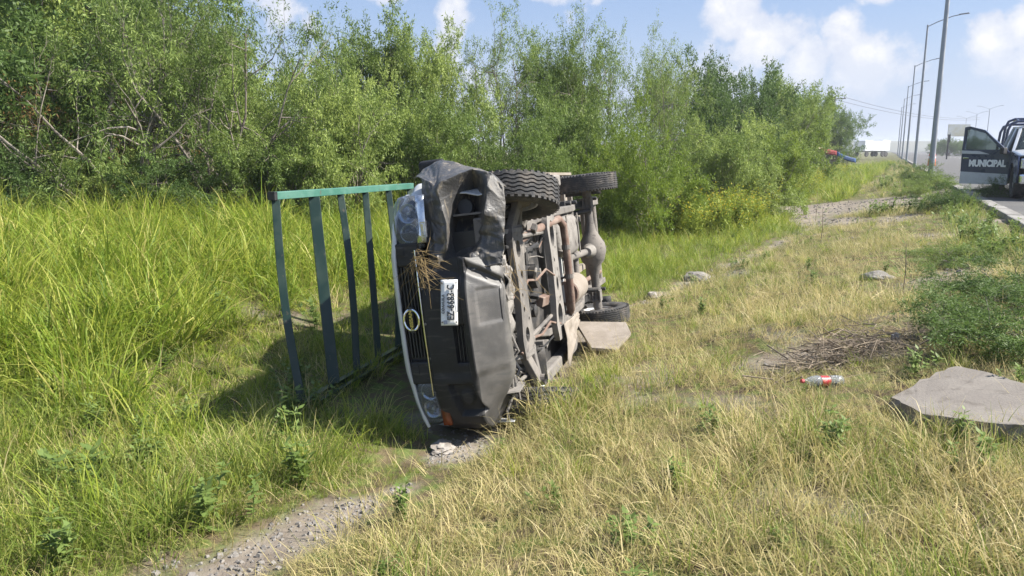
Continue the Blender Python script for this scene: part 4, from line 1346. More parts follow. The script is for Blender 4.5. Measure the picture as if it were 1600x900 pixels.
# white box trailer with its tractor far along the verge
tp = kerb_at_y(148, -5.0)
T = empty('semi_trailer', (tp.x, tp.y, .55)); T.rotation_euler = (0, 0, R(30))
m = MB(); m.box((0, 0, 2.05), (7.6, 2.5, 1.9)); m.build('cargo_box', 'trailer_white', T, bevel=.05)
m = MB(); m.box((2.7, 0, 3.06), (1.9, 2.2, .18)); m.build('roof_unit', 'trailer_white', T)
m = MB(); m.box((0, 0, .98), (7.4, .9, .16)); m.build('chassis_beam', 'dark_trim', T)
for x in (-2.9, 1.9, 2.9):
    for s in (-1, 1):
        m = MB(); m.lathe([(-.14, 0), (-.14, .46), (-.1, .5), (.1, .5), (.14, .46), (.14, .0)], c=(x, s * 1.05, .5), n=16); m.build('wheel', 'rubber', T, smooth=True)
m = MB(); m.box((3.86, 0, 2.0), (.05, 2.3, 1.7)); m.build('rear_door', 'trailer_white', T)
tag(T, 'long white box trailer parked beside the far verge', 'trailer')
cp = Vector((tp.x - 6.4, tp.y - 1, .55))
T = empty('lorry', cp); 
m = MB(); m.box((0, 0, 1.5), (2.6, 2.3, 1.3)); m.box((-.35, 0, 2.35), (1.7, 2.1, .8)); m.build('cab', 'trailer_white', T, bevel=.12, seg=3)
m = MB(); m.box((-.35, -1.06, 2.35), (1.3, .03, .5)); m.build('cab_window', 'window_glass', T)
for x in (-.9, .9):
    for s in (-1, 1):
        m = MB(); m.lathe([(-.14, 0), (-.14, .46), (-.1, .5), (.1, .5), (.14, .46), (.14, .0)], c=(x, s * .95, .5), n=16); m.build('wheel', 'rubber', T, smooth=True)
tag(T, 'small white lorry cab in front of the white box trailer', 'lorry')

# traffic drum, dark post, pale roadside sign
p = kerb_at_y(58, .9)
T = empty('traffic_drum', (p.x, p.y, ROAD_Z))
m = MB(); m.lathe([(0, 0), (0, .30), (.06, .30), (.07, .27), (.45, .255), (.46, .245), (.85, .23), (.95, .20), (1.0, .12), (1.0, 0)], axis=(0, 0, 1), n=20); m.build('barrel', 'drum_orange', T, smooth=True)
m = MB(); m.lathe([(.55, .254), (.70, .249)], axis=(0, 0, 1), n=20); m.build('reflective_band', 'letter_white', T)
tag(T, 'orange traffic drum on the asphalt beyond the street lamp', 'traffic drum')
p = kerb_at_y(96, 5.6)
T = empty('sign_post', (70.0 * .79, 98, ROAD_Z)); 
m = MB(); m.tube([(0, 0, 0), (0, 0, 3.0)], .09, 8); m.build('post', 'dark_trim', T)
m = MB(); m.box((0, -.1, 2.6), (.34, .06, 1.0)); m.build('panel', 'dark_trim', T)
tag(T, 'narrow dark sign post across the road', 'sign')
T = empty('billboard', (86.5, 150, ROAD_Z))
for x in (-1.6, 1.6):
    m = MB(); m.tube([(x, 0, 0), (x, 0, 4.5)], .12, 8); m.build('post', 'galvanised', T)
m = MB(); m.box((0, 0, 4.9), (4.2, .2, 2.3)); m.build('panel', 'sign_pale', T)
tag(T, 'pale billboard on two posts across the road', 'billboard')

# ------------------------------------------------------------------ litter, slab, rocks
mat('slab_concrete', (.165, .146, .128), .92, col2=(.205, .185, .163), scale=3.5, bump=.3, bscale=70, col3=(.10, .085, .07), scale3=6, amt3=.7)
mat('rubble', (.155, .143, .130), .95, col2=(.235, .218, .20), scale=8, bump=.5, bscale=30)
mat('paper', (.30, .275, .25), .8, col2=(.17, .145, .12), scale=14)
mat('dry_wood', (.19, .148, .105), .9, col2=(.30, .245, .18), scale=12)
mat('label_red', (.42, .02, .03), .4, col2=(.50, .20, .18), scale=40, lo=.5, hi=.6)
glass_mat('pet', (.75, .78, .80), .08, .85)


def CAM_ray(px, py, z):
    c, sn = math.cos(R(10.3)), math.sin(R(10.3)); v = (450 - py) / 1186.0
    d = Vector(((px - 800) / 1186.0, c + v * sn, -sn + v * c))
    return Vector((0, 0, CAM_Z)) + d * ((z - CAM_Z) / d.z)


def slab():
    rnd = random.Random(3)
    c0 = ground_px(1393, 622, .075)
    z0 = c0.z
    sl = lambda px, py, dz: CAM_ray(px, py, z0 + dz)
    out = [sl(1393, 621, 0), sl(1442, 594, .035), sl(1490, 571, .07), sl(1545, 582, .085), sl(1620, 606, .10), sl(1700, 634, .10), sl(1640, 668, .07), sl(1540, 660, .045), sl(1440, 646, .01)]
    out = [tuple(p) for p in out]
    # refine the outline so that the broken edge is uneven
    pts = []
    for i in range(len(out)):
        a, b = Vector(out[i]), Vector(out[(i + 1) % len(out)])
        for k in range(6):
            p = a.lerp(b, k / 6)
            n = N3(p.x * 9, p.y * 9, 3) * .012 + rnd.uniform(-.010, .010)
            pts.append(p + Vector((n, -n * .7, 0)))
    n = len(pts)
    cen = sum(pts, Vector()) / n
    vs = []
    rings = [(1.0, 0.0), (1.0, -.03), (1.012, -.08), (.99, -.14), (.95, -.22)]
    for sc, dz in rings:
        for p in pts:
            q = cen + (p - cen) * sc
            j = .018 if dz < -.02 else .003
            vs.append((q.x + rnd.uniform(-j, j), q.y + rnd.uniform(-j, j), q.z + dz + rnd.uniform(-j, j) * .5))
    fs = [tuple(range(n))]
    for r in range(len(rings) - 1):
        for k in range(n):
            fs.append((r * n + k, (r + 1) * n + k, (r + 1) * n + (k + 1) % n, r * n + (k + 1) % n))
    m = MB(); m.add(vs, fs)
    o = m.build('concrete_slab', 'slab_concrete')
    tag(o, 'broken slab of pale concrete lying at the foot of the roadside bank', 'slab')


slab()


def rock(loc, r, sd, label, name='stone', m_='rubble', cat='stone', flat=.6, group=None):
    bm = bmesh.new(); bmesh.ops.create_icosphere(bm, subdivisions=3, radius=1)
    for v in bm.verts:
        k = 1 + .35 * N3(v.co.x * 1.3 + sd, v.co.y * 1.3, v.co.z * 1.3) + .10 * N3(v.co.x * 5, v.co.y * 5 + sd, v.co.z * 5)
        v.co = Vector((v.co.x * r * k, v.co.y * r * k * .8, max(-.4, v.co.z * k) * r * flat))
    me = bpy.data.meshes.new(name); bm.to_mesh(me); bm.free()
    me.materials.append(MATS[m_])
    o = bpy.data.objects.new(name, me); COL.objects.link(o)
    o.location = loc; o.rotation_euler = (0, 0, sd * 2.1)
    tag(o, label, cat, group); return o


def gz(x, y): return gh(x, y)


P_ = ground_px(1020, 466); rock((P_.x, P_.y, P_.z + .03), .10, 2.2, 'small whitish stone on the gravel behind the overturned truck', m_='paper')
P_ = ground_px(1090, 436); rock((P_.x, P_.y, P_.z + .02), .24, 5.1, 'flat grey lump of rubble on the grassy track', flat=.35)
P_ = ground_px(1372, 436); rock((P_.x, P_.y, P_.z + .02), .17, 7.4, 'grey rubble lump in the dry grass below the bank', flat=.4)


def crumple(name, loc, r, sd, m_, label, cat, flat=.22):
    bm = bmesh.new(); bmesh.ops.create_icosphere(bm, subdivisions=3, radius=1)
    for v in bm.verts:
        c = v.co.copy()
        k = 1 + .55 * N3(c.x * 2 + sd, c.y * 2, c.z * 2) + .30 * N3(c.x * 6, c.y * 6 + sd, c.z * 6)
        v.co = Vector((c.x * r * k * 1.3, c.y * r * k * .8, (c.z * k + .2) * r * flat))
    me = bpy.data.meshes.new(name); bm.to_mesh(me); bm.free(); me.materials.append(MATS[m_])
    o = bpy.data.objects.new(name, me); COL.objects.link(o); o.location = loc; o.rotation_euler = (0, 0, sd)
    tag(o, label, cat)


P_ = ground_px(692, 704); crumple('crumpled_bag', (P_.x, P_.y, P_.z + .02), .085, 1.7, 'paper', 'crumpled pale paper bag on the dirt in front of the bumper', 'litter')
P_ = ground_px(1398, 545); crumple('crumpled_paper', (P_.x, P_.y, P_.z + .07), .045, 4.4, 'paper', 'small white scrap of paper on the brush pile', 'litter', .9)


def bottle():
    P_ = ground_px(1285, 606); T = empty('plastic_bottle', (P_.x, P_.y, P_.z + .045)); T.scale = (.85, .85, .85); T.rotation_euler = (0, R(-4), R(194))
    m = MB()
    prof = [(-.165, 0), (-.165, .030), (-.155, .040), (-.13, .042), (-.05, .041), (-.045, .038), (.03, .038), (.035, .041), (.07, .041), (.11, .033), (.14, .018), (.15, .014), (.17, .014)]
    m.lathe(prof, axis=(1, 0, 0), n=24); m.build('bottle_body', 'pet', T, smooth=True, solid=.001)
    m = MB(); m.lathe([(-.044, .0395), (.029, .0395)], axis=(1, 0, 0), n=24); m.build('bottle_label', 'label_red', T, smooth=True)
    m = MB(); m.lathe([(.165, .016), (.185, .016), (.186, 0)], axis=(1, 0, 0), n=16); m.build('bottle_cap', 'label_red', T)
    tag(T, 'clear plastic drink bottle with red label lying by the brush pile', 'bottle')


bottle()


def board():
    pts = [CAM_ray(899, 502, .16), CAM_ray(978, 503, .18), CAM_ray(986, 520, .15), CAM_ray(962, 546, .09), CAM_ray(924, 543, .08)]
    m = MB(); m.prism(pts, (0, 0, -.03)); o = m.build('flat_board', 'dust_tan', bevel=.004)
    tag(o, 'flat tan board lying on the grass by the rear wheel', 'board')


board()


def brush_pile():
    rnd = random.Random(11); BP = ground_px(1320, 562)
    m = MB()
    for i in range(420):
        x = BP.x + rnd.gauss(0, .30); y = BP.y + rnd.gauss(0, .15) + (x - BP.x) * .45
        z = gh(x, y) + .03 + abs(rnd.gauss(0, .07)) * math.exp(-((x - BP.x) / .6) ** 2)
        a = rnd.uniform(0, 6.28); L = rnd.uniform(.08, .38); e = rnd.gauss(0, .25)
        d = Vector((math.cos(a), math.sin(a), e)); b = Vector((rnd.gauss(0, .05), rnd.gauss(0, .05), rnd.gauss(0, .03)))
        r = rnd.choice([.0015, .002, .002, .003, .003, .006])
        p = Vector((x, y, z))
        m.tube([p - d * L * .5, p + b, p + d * L * .5], [r, r * .9, r * .5], 5)
    o = m.build('brush_pile', 'dry_wood', smooth=True)
    tag(o, 'heap of dry brown roots and twigs behind the plastic bottle', 'brush pile', kind='stuff')


brush_pile()


def pebbles():
    rnd = random.Random(8); m = MB()
    cube = [(-1, -1, -.6), (1, -1, -.6), (1, 1, -.6), (-1, 1, -.6), (-.7, -.6, .6), (.6, -.7, .6), (.7, .6, .6), (-.6, .7, .6)]
    cf = [(3, 2, 1, 0), (4, 5, 6, 7), (0, 1, 5, 4), (1, 2, 6, 5), (2, 3, 7, 6), (3, 0, 4, 7)]
    cnt = 0
    while cnt < 1500:
        if rnd.random() < .5: x, y = rnd.uniform(-1.9, .3), rnd.uniform(2.6, 5.0)
        else:
            y = rnd.uniform(5, 26); x = y * rnd.uniform(.05, .62)
        if rnd.random() > bare(x, y) - .25: continue
        s, t = road_st(x, y)
        if s > -.3: continue
        cnt += 1
        r = abs(rnd.gauss(0, .0055)) + .0025 + (.012 if y > 8 else 0)
        M = Euler((rnd.uniform(-.4, .4), rnd.uniform(-.4, .4), rnd.uniform(0, 6))).to_matrix()
        z = gh(x, y) + r * .3
        m.add([Vector((x, y, z)) + M @ Vector((c[0] * r * rnd.uniform(.7, 1.3), c[1] * r, c[2] * r)) for c in cube], cf)
    o = m.build('gravel', 'rubble'); tag(o, 'loose grey gravel scattered along the dirt track', 'gravel', kind='stuff')


pebbles()

# ------------------------------------------------------------------ vegetation
leaf_mat('grass_lush', [(0.0, (.085, .15, .012)), (.4, (.20, .285, .028)), (.72, (.36, .39, .06)), (1.0, (.56, .47, .19))], .45)
leaf_mat('grass_mid', [(0.0, (.09, .155, .02)), (.4, (.20, .27, .045)), (.72, (.36, .37, .10)), (1.0, (.58, .48, .24))], .42)
leaf_mat('grass_dry', [(0.0, (.13, .17, .04)), (.30, (.31, .29, .10)), (.55, (.52, .43, .20)), (1.0, (.66, .57, .34))], .40)
leaf_mat('weed_leaf', [(0.0, (.11, .17, .04)), (.6, (.19, .26, .07)), (1.0, (.32, .37, .16))], .40)
leaf_mat('weed_flower', [(0.0, (.14, .21, .03)), (.55, (.28, .33, .05)), (.8, (.52, .42, .04)), (1.0, (.60, .44, .03))], .38)
leaf_mat('leaf_mesquite', [(0.0, (.055, .095, .022)), (.45, (.155, .225, .050)), (1.0, (.38, .45, .12))], .40)
leaf_mat('leaf_dark', [(0.0, (.045, .085, .022)), (.5, (.105, .17, .042)), (1.0, (.20, .28, .07))], .40)
leaf_mat('leaf_bright', [(0.0, (.09, .15, .018)), (.5, (.20, .275, .035)), (1.0, (.36, .42, .07))], .42)
leaf_mat('leaf_dead', [(0.0, (.15, .08, .03)), (.6, (.28, .16, .06)), (1.0, (.36, .26, .11))], .3)
mat('bark', (.15, .125, .105), .95, col2=(.26, .23, .20), scale=8, bump=.5, bscale=30)


def mesh_np(name, verts, quads, val, m_):
    me = bpy.data.meshes.new(name)
    nv, nf = len(verts), len(quads)
    k = quads.shape[1]
    me.vertices.add(nv); me.vertices.foreach_set('co', verts.astype(np.float32).ravel())
    me.loops.add(nf * k); me.loops.foreach_set('vertex_index', quads.astype(np.int32).ravel())
    me.polygons.add(nf); me.polygons.foreach_set('loop_start', np.arange(0, nf * k, k, dtype=np.int32))
    me.polygons.foreach_set('loop_total', np.full(nf, k, dtype=np.int32))
    at = me.attributes.new('v', 'FLOAT', 'POINT'); at.data.foreach_set('value', val.astype(np.float32))
    me.materials.append(MATS[m_]); me.update(calc_edges=True); me.validate()
    return me


def blades(rng, n, rad, h0, h1, w, lean, curl, seg=4, v0=0.0, v1=1.0):
    """n arching grass blades, returns verts, quads, attribute"""
    V, Q, A = [], [], []
    for i in range(n):
        a = rng.uniform(0, 2 * np.pi); r = rad * np.sqrt(rng.uniform())
        p = np.array([r * np.cos(a), r * np.sin(a), -.02])
        da = a + rng.normal(0, .7)
        h = rng.uniform(h0, h1)
        ln = abs(rng.normal(lean, lean * .6)); cu = abs(rng.normal(curl, curl * .6))
        side = np.array([-np.sin(da), np.cos(da), 0]) 
        tw = rng.normal(0, .6)
        d2 = np.array([np.cos(da), np.sin(da), 0])
        side = side * np.cos(tw) + d2 * np.sin(tw)
        ww = w * rng.uniform(.6, 1.25)
        val = rng.uniform(v0, v1)
        o = len(V)
        pos = p.copy(); ang = ln
        sl = h / seg
        for s in range(seg + 1):
            k = ww * (1 - (s / seg) ** 1.6) * (0.75 + .5 * min(1, s)) * .5
            k = max(k, ww * .04)
            V.append(pos - side * k); V.append(pos + side * k); A += [val * (0.82 + .18 * s / seg)] * 2
            pos = pos + sl * np.array([d2[0] * np.sin(ang), d2[1] * np.sin(ang), np.cos(ang)])
            ang = min(ang + cu / seg * (0.5 + s / seg * 1.5), 2.7)
        for s in range(seg):
            b = o + 2 * s
            Q.append((b, b + 1, b + 3, b + 2))
    return V, Q, A


def leafy(rng, stems, h, leaf_l, leaf_w, per, tops=None):
    V, Q, A = [], [], []
    def quad(p, d, s, l, w, val):
        o = len(V)
        V.extend([p, p + d * l * .45 - s * w * .5, p + d * l, p + d * l * .45 + s * w * .5]); A.extend([val] * 4); Q.append((o, o + 1, o + 2, o + 3))
    for i in range(stems):
        a = rng.uniform(0, 6.28); ln = rng.uniform(.05, .45)
        d = np.array([np.cos(a) * np.sin(ln), np.sin(a) * np.sin(ln), np.cos(ln)])
        H = h * rng.uniform(.6, 1.1)
        base = np.array([rng.normal(0, .04), rng.normal(0, .04), 0])
        sd = np.array([-np.sin(a), np.cos(a), 0])
        o = len(V); V.extend([base - sd * .003, base + sd * .003, base + d * H + sd * .0015, base + d * H - sd * .0015]); A.extend([.25] * 4); Q.append((o, o + 1, o + 2, o + 3))
        for k in range(per):
            t = rng.uniform(.12, 1.0); p = base + d * H * t
            b = rng.uniform(0, 6.28); e = rng.uniform(-.3, .8)
            ld = np.array([np.cos(b) * np.cos(e), np.sin(b) * np.cos(e), np.sin(e)]); ls = np.cross(ld, [0, 0, 1]); ls /= np.linalg.norm(ls) + 1e-6
            quad(p, ld, ls, leaf_l * rng.uniform(.5, 1.2), leaf_w * rng.uniform(.7, 1.2), rng.uniform(0, .55))
        if tops:
            for k in range(tops):
                p = base + d * H * rng.uniform(.75, 1.05) + rng.normal(0, .03, 3); ld = rng.normal(0, 1, 3); ld /= np.linalg.norm(ld); ls = np.cross(ld, [0, 0, 1]); ls /= np.linalg.norm(ls) + 1e-6
                quad(p, ld, ls, .03, .022, rng.uniform(.85, 1.0) * 1.3)
    return V, Q, A


def library(name, makers, m_):
    """hidden-from-scene prototypes used only as grass clumps"""
    c = bpy.data.collections.new(name)
    for i, (V, Q, A) in enumerate(makers):
        me = mesh_np('%s_clump' % name, np.array(V), np.array(Q), np.array(A), m_)
        o = bpy.data.objects.new('%s_%02d' % (name, i), me); c.objects.link(o)
    return c


def scatter_object(name, pts, coll, label, cat):
    """pts: list of (x, y, z, rx, ry, rz, scale, index)"""
    P = np.array(pts)
    me = bpy.data.meshes.new(name)
    me.vertices.add(len(P)); me.vertices.foreach_set('co', P[:, :3].astype(np.float32).ravel())
    a = me.attributes.new('rot', 'FLOAT_VECTOR', 'POINT'); a.data.foreach_set('vector', P[:, 3:6].astype(np.float32).ravel())
    a = me.attributes.new('scl', 'FLOAT', 'POINT'); a.data.foreach_set('value', P[:, 6].astype(np.float32))
    a = me.attributes.new('idx', 'INT', 'POINT'); a.data.foreach_set('value', P[:, 7].astype(np.int32))
    o = bpy.data.objects.new(name, me); COL.objects.link(o)
    ng = bpy.data.node_groups.new(name + '_nodes', 'GeometryNodeTree')
    ng.interface.new_socket('Geometry', in_out='INPUT', socket_type='NodeSocketGeometry')
    ng.interface.new_socket('Geometry', in_out='OUTPUT', socket_type='NodeSocketGeometry')
    n = ng.nodes; L = ng.links
    gi, go = n.new('NodeGroupInput'), n.new('NodeGroupOutput')
    ci = n.new('GeometryNodeCollectionInfo'); ci.inputs['Collection'].default_value = coll
    ci.inputs['Separate Children'].default_value = True; ci.inputs['Reset Children'].default_value = True
    ip = n.new('GeometryNodeInstanceOnPoints'); ip.inputs['Pick Instance'].default_value = True
    def named(nm, typ):
        q = n.new('GeometryNodeInputNamedAttribute'); q.data_type = typ; q.inputs['Name'].default_value = nm
        return next(s for s in q.outputs if s.enabled and s.name == 'Attribute')
    L.new(gi.outputs[0], ip.inputs['Points']); L.new(ci.outputs[0], ip.inputs['Instance'])
    L.new(named('idx', 'INT'), ip.inputs['Instance Index'])
    L.new(named('rot', 'FLOAT_VECTOR'), ip.inputs['Rotation'])
    L.new(named('scl', 'FLOAT'), ip.inputs['Scale'])
    L.new(ip.outputs[0], go.inputs[0])
    md = o.modifiers.new('scatter', 'NODES'); md.node_group = ng
    tag(o, label, cat, kind='stuff')
    return o


SLAB_XY = [tuple(v.co[:2]) for v in list(bpy.data.objects['concrete_slab'].data.vertices)[:72]]


def slab_top(x, y):
    c = False
    n = len(SLAB_XY)
    for i in range(n):
        x1, y1 = SLAB_XY[i]; x2, y2 = SLAB_XY[i - 1]
        if (y1 > y) != (y2 > y) and x < (x2 - x1) * (y - y1) / (y2 - y1) + x1: c = not c
    return c


def build_grass():
    rng = np.random.default_rng(4)
    rnd = random.Random(9)
    NV = 5
    lush = library('lush', [blades(rng, 44, .16, .22, .74, .0110, .40, 1.6, 5, 0, 1.0) for _ in range(NV)], 'grass_lush')
    mid = library('mid', [blades(rng, 40, .13, .12, .40, .0055, .45, 1.3, 4, 0, 1) for _ in range(NV)], 'grass_mid')
    dry = library('dry', [blades(rng, 54, .14, .07, .25, .0036, .70, 1.2, 4, 0, 1) for _ in range(NV)], 'grass_dry')
    thatch = library('thatch', [blades(rng, 46, .16, .06, .20, .0034, 1.42, .5, 3, .2, .9) for _ in range(4)], 'grass_dry')
    weed = library('weed', [leafy(rng, 7, .26, .055, .026, 20) for _ in range(4)], 'weed_leaf')
    flow = library('flower', [leafy(rng, 10, .75, .09, .030, 26, 3) for _ in range(4)], 'weed_flower')
    PL, PM, PD, PW, PF, PT = [], [], [], [], [], []
    def put(lst, x, y, sc, nv, tilt=.12):
        lst.append((x, y, gh(x, y), rnd.gauss(0, tilt), rnd.gauss(0, tilt), rnd.uniform(0, 6.28), sc, rnd.randrange(nv)))
    def cell(y):
        return .085 if y < 4.2 else .11 if y < 7 else .15 if y < 12 else .22 if y < 20 else .34 if y < 36 else .60
    y = 1.7
    while y < 85:
        c = cell(y)
        x0, x1 = -.80 * y - 1.4, .80 * y + 1.4
        x = x0
        while x < x1:
            px, py = x + rnd.uniform(-.5, .5) * c, y + rnd.uniform(-.5, .5) * c
            x += c
            s, t = road_st(px, py)
            if s > -.32: continue
            if s < -19 and py > 12: continue
            lp = TRUCK_I @ Vector((px, py, .25))
            inside = -4.3 < lp.x < .80 and .24 < lp.z < 1.72
            if inside: continue
            if .75 < lp.x < 1.12 and .30 < lp.z < .90 and rnd.random() < .9: continue
            under = -3.4 < lp.x < .82 and 1.7 <= lp.z < 3.45 + .4 * N3(px, py, 6)           # below the rack: flattened
            if slab_top(px, py): continue
            b = bare(px, py)
            if py < 20 and rnd.random() < (.10 if px < -1 and py > 4.5 else .28) * (1.6 if b > .2 else 1) * (b < .55): put(PT, px, py, rnd.uniform(.6, 1.3), 4, .06)
            if rnd.random() < b * 1.15: continue
            if False:
                # keep the slab's top clear
                if (px - 2.25) * .9 - (py - 4.42) > -.05 and py > 4.10 and (py < 5.3 - abs(px - 3.14) * .5): continue
            dp, tp = path_d(px, py)
            n1 = N3(px * .55, py * .55, 1.0); n2 = N3(px * 1.6, py * 1.6, 2.0)
            far = 1.0 if py < 14 else 1.1 if py < 22 else 1.2 if py < 40 else 1.5
            edge = sstep(.0, .7, abs(dp))
            low = (.28 + .72 * sstep(.15, .60, abs(dp))) if tp < 5.2 else 1.0
            if dp < 0:        # left of the track: lush side
                tall = sstep(4.5, 5.8, py) * sstep(-1.6, -2.6, px) if py < 8.5 else 1.0
                tall = max(tall, sstep(8.0, 10.5, py) * .75) if px < 1 else sstep(8, 14, py) * .55
                if under: tall = 0
                u = rnd.random()
                if px > .2 and py < 17:
                    h = .42 + .14 * n1
                    if u < .62: put(PL, px, py, h * far * edge + .12, NV)
                    elif u < .95: put(PM, px, py, (.85 + .3 * n2) * far, NV)
                    elif u < .96: put(PW, px, py, .8 * far, 4)
                elif u < (.30 + .52 * tall if not under else .75):
                    h = (.45 + .50 * tall + .20 * n1) * (.45 + .55 * edge)
                    if under: h = .30
                    put(PL, px, py, max(.2, h * (1 + .45 * n2)) * low * far * rnd.uniform(.55, 1.3), NV, .24)
                elif u < .90: put(PM, px, py, (.90 + .5 * n2) * rnd.uniform(.6, 1.3) * far * low * (.55 + .45 * edge) * (.6 if under or (py > 4.2 and px > -2.6) else 1), NV)
                elif u < .98: put(PD, px, py, rnd.uniform(.9, 1.7) * low * far, NV)
                else: put(PW, px, py, rnd.uniform(.7, 1.3) * far, 4)
            else:             # right of it: drier, shorter
                green = sstep(-.2, .4, n1 + .5 * n2) * .40 + .05
                if py > 9 and dp < 1.2: green += .3
                u = rnd.random()
                if u < green * .55: put(PM, px, py, max(.25, .52 + .35 * n2) * low * far * rnd.uniform(.6, 1.35), NV, .2)
                elif u < .90: put(PD, px, py, max(.3, .84 + .55 * n1 + .35 * n2) * low * far * rnd.uniform(.55, 1.3), NV, .3)
                elif u < .912: put(PW, px, py, rnd.uniform(.4, .9) * far, 4)
                elif u < .925 and py > 3: put(PL, px, py, .30 * far, NV)
            if -1.1 < s < -.32 and 9 < py < 34 and rnd.random() < .5: put(PM if rnd.random() < .6 else PW, px, py, rnd.uniform(.7, 1.3), 4, .2)
            # flowering weeds in front of the far trees and along the bank
            if -11 < s < -4.6 and 15 < py < 60 and dp < -0.6 and px > 2.2:
                if rnd.random() < .30 + .35 * n1: put(PF, px, py, rnd.uniform(.8, 1.35), 4)
            if -2.4 < s < -.4 and py > 16 and rnd.random() < .22 + .3 * n1: put(PM if rnd.random() < .5 else PW, px, py, rnd.uniform(1.0, 1.7), 4)
        y += c
    # a few single tall clumps beside the bumper and at the foot of the rack
    for (px, py, sc) in [(-.86, 4.78, .42), (-.95, 4.9, .55), (-1.05, 4.82, .5), (-1.2, 4.86, .42), (-.78, 4.72, .38), (-1.32, 4.92, .36), (-.66, 4.66, .34), (-1.12, 4.70, .40), (-1.5, 4.8, .38), (-.9, 4.62, .36),
                         (.42, 5.05, .34), (.50, 4.95, .36), (.62, 5.05, .34), (.70, 5.2, .36), (.74, 5.45, .32), (.55, 5.3, .30), (.62, 5.6, .34)]:
        put(PL, px, py, sc, NV, .18); put(PM, px + .05, py - .04, sc * 1.7, NV, .2)
    for (ax, ay, sc) in [(822, 652, .42), (842, 650, .46), (860, 652, .44), (880, 646, .46), (898, 638, .44), (915, 630, .36), (850, 664, .36), (875, 660, .38), (895, 652, .40), (832, 662, .34)]:
        q = ground_px(ax, ay); put(PL, q.x, q.y, sc, NV, .2); put(PD, q.x + .04, q.y - .03, 1.5, NV, .25); put(PD, q.x - .05, q.y + .02, 1.3, NV, .25)
    print('grass clumps', len(PL), len(PM), len(PD), len(PW), len(PF))
    scatter_object('tall_grass', PL, lush, 'tall lush green grass growing left of the dirt track', 'grass')
    scatter_object('meadow_grass', PM, mid, 'medium yellow-green grass around the dirt track', 'grass')
    scatter_object('dry_grass', PD, dry, 'short straw-coloured dry grass right of the dirt track', 'grass')
    scatter_object('grass_thatch', PT, thatch, 'flattened dead straw lying between the grass clumps', 'straw')
    scatter_object('ground_weeds', PW, weed, 'small broad-leaved weeds scattered through the grass', 'weeds')
    scatter_object('flowering_weeds', PF, flow, 'tall weeds with yellow flower tops in front of the far trees', 'weeds')


build_grass()


# ---- trees
def grow(seed, stems, lens, kids, lean, jitter, trop, leaf_n, leaf_l, leaf_w, droop, start=.25, bare_base=0.0, clump=.5, r0=.09, spread=1.0):
    """returns trunk MB and leaf arrays; about 5 m tall"""
    rnd = random.Random(seed)
    rng = np.random.default_rng(seed)
    mb = MB()
    base, dirs, vals = [], [], []
    nl = len(lens)
    def branch(p, d, L, r, lev, cv):
        nseg = 5 if lev == 0 else 4 if lev < nl - 1 else 3
        pts, rs = [p], [r]
        q = p.copy(); dd = d.copy()
        for i in range(nseg):
            dd = (dd + Vector((rnd.gauss(0, jitter), rnd.gauss(0, jitter), rnd.gauss(0, jitter) + trop[lev] / nseg))).normalized()
            q = q + dd * (L / nseg)
            if q.z < .05: q.z = .05
            pts.append(q.copy()); rs.append(r * (1 - .72 * (i + 1) / nseg))
        if lev < nl - 1 or lev < 2:
            mb.tube(pts, rs, 6 if lev == 0 else 4 if lev == 1 else 3, cap=False)
        if lev == nl - 1:
            for k in range(leaf_n):
                t = rnd.random() * nseg; i = min(int(t), nseg - 1); f = t - i
                pp = pts[i].lerp(pts[i + 1], f)
                base.append(pp); dirs.append(dd); vals.append(cv)
            return
        for k in range(kids[lev]):
            t = (start if lev == 0 else .18) + (1 - (start if lev == 0 else .18)) * (k + rnd.random()) / kids[lev]
            i = min(int(t * nseg), nseg - 1); f = t * nseg - i
            pp = pts[i].lerp(pts[i + 1], f)
            ax = (pts[i + 1] - pts[i]).normalized()
            a = rnd.uniform(0, 6.283)
            s = ax.orthogonal().normalized(); u = ax.cross(s)
            side = s * math.cos(a) + u * math.sin(a)
            ang = rnd.uniform(.5, 1.05)
            nd = (ax * math.cos(ang) + side * math.sin(ang)).normalized()
            nd = Vector((nd.x * spread, nd.y * spread, nd.z)).normalized()
            c2 = cv if lev > 0 else rnd.random()
            c2 = c2 * .6 + rnd.random() * .4 if lev == 1 else c2
            branch(pp, nd, lens[lev + 1] * rnd.uniform(.65, 1.2) * (1 - .25 * t), rs[i] * .55, lev + 1, c2)
    for s in range(stems):
        a = 2 * math.pi * (s + rnd.random() * .8) / stems
        ln = lean * rnd.uniform(.35, 1.2)
        d = Vector((math.cos(a) * math.sin(ln), math.sin(a) * math.sin(ln), math.cos(ln)))
        branch(Vector((math.cos(a) * .12, math.sin(a) * .12, 0)), d, lens[0] * rnd.uniform(.8, 1.15), r0 * rnd.uniform(.6, 1.1), 0, rnd.random())
    B = np.array([tuple(b) for b in base]); D = np.array([tuple(d) for d in dirs]); C = np.array(vals)
    n = len(B)
    rv = rng.normal(0, 1, (n, 3)); rv /= np.linalg.norm(rv, axis=1)[:, None]
    ld = D * .45 + rv * .9; ld[:, 2] -= droop
    ld /= np.linalg.norm(ld, axis=1)[:, None]
    sd = np.cross(ld, rng.normal(0, 1, (n, 3))); sd /= np.linalg.norm(sd, axis=1)[:, None]
    l = (leaf_l * rng.uniform(.6, 1.3, n))[:, None]; w = (leaf_w * rng.uniform(.7, 1.3, n))[:, None]
    B = B + rv * .03
    V = np.stack([B, B + ld * l * .5 - sd * w * .5, B + ld * l, B + ld * l * .5 + sd * w * .5], 1).reshape(-1, 3)
    Q = np.arange(n * 4).reshape(-1, 4)
    val = np.repeat(np.clip(C * clump + rng.uniform(0, 1, n) * (1 - clump), 0, 1), 4)
    H = np.percentile(V[:, 2], 99.3)
    return mb, V / H, Q, val, H


TREE_KINDS = {}


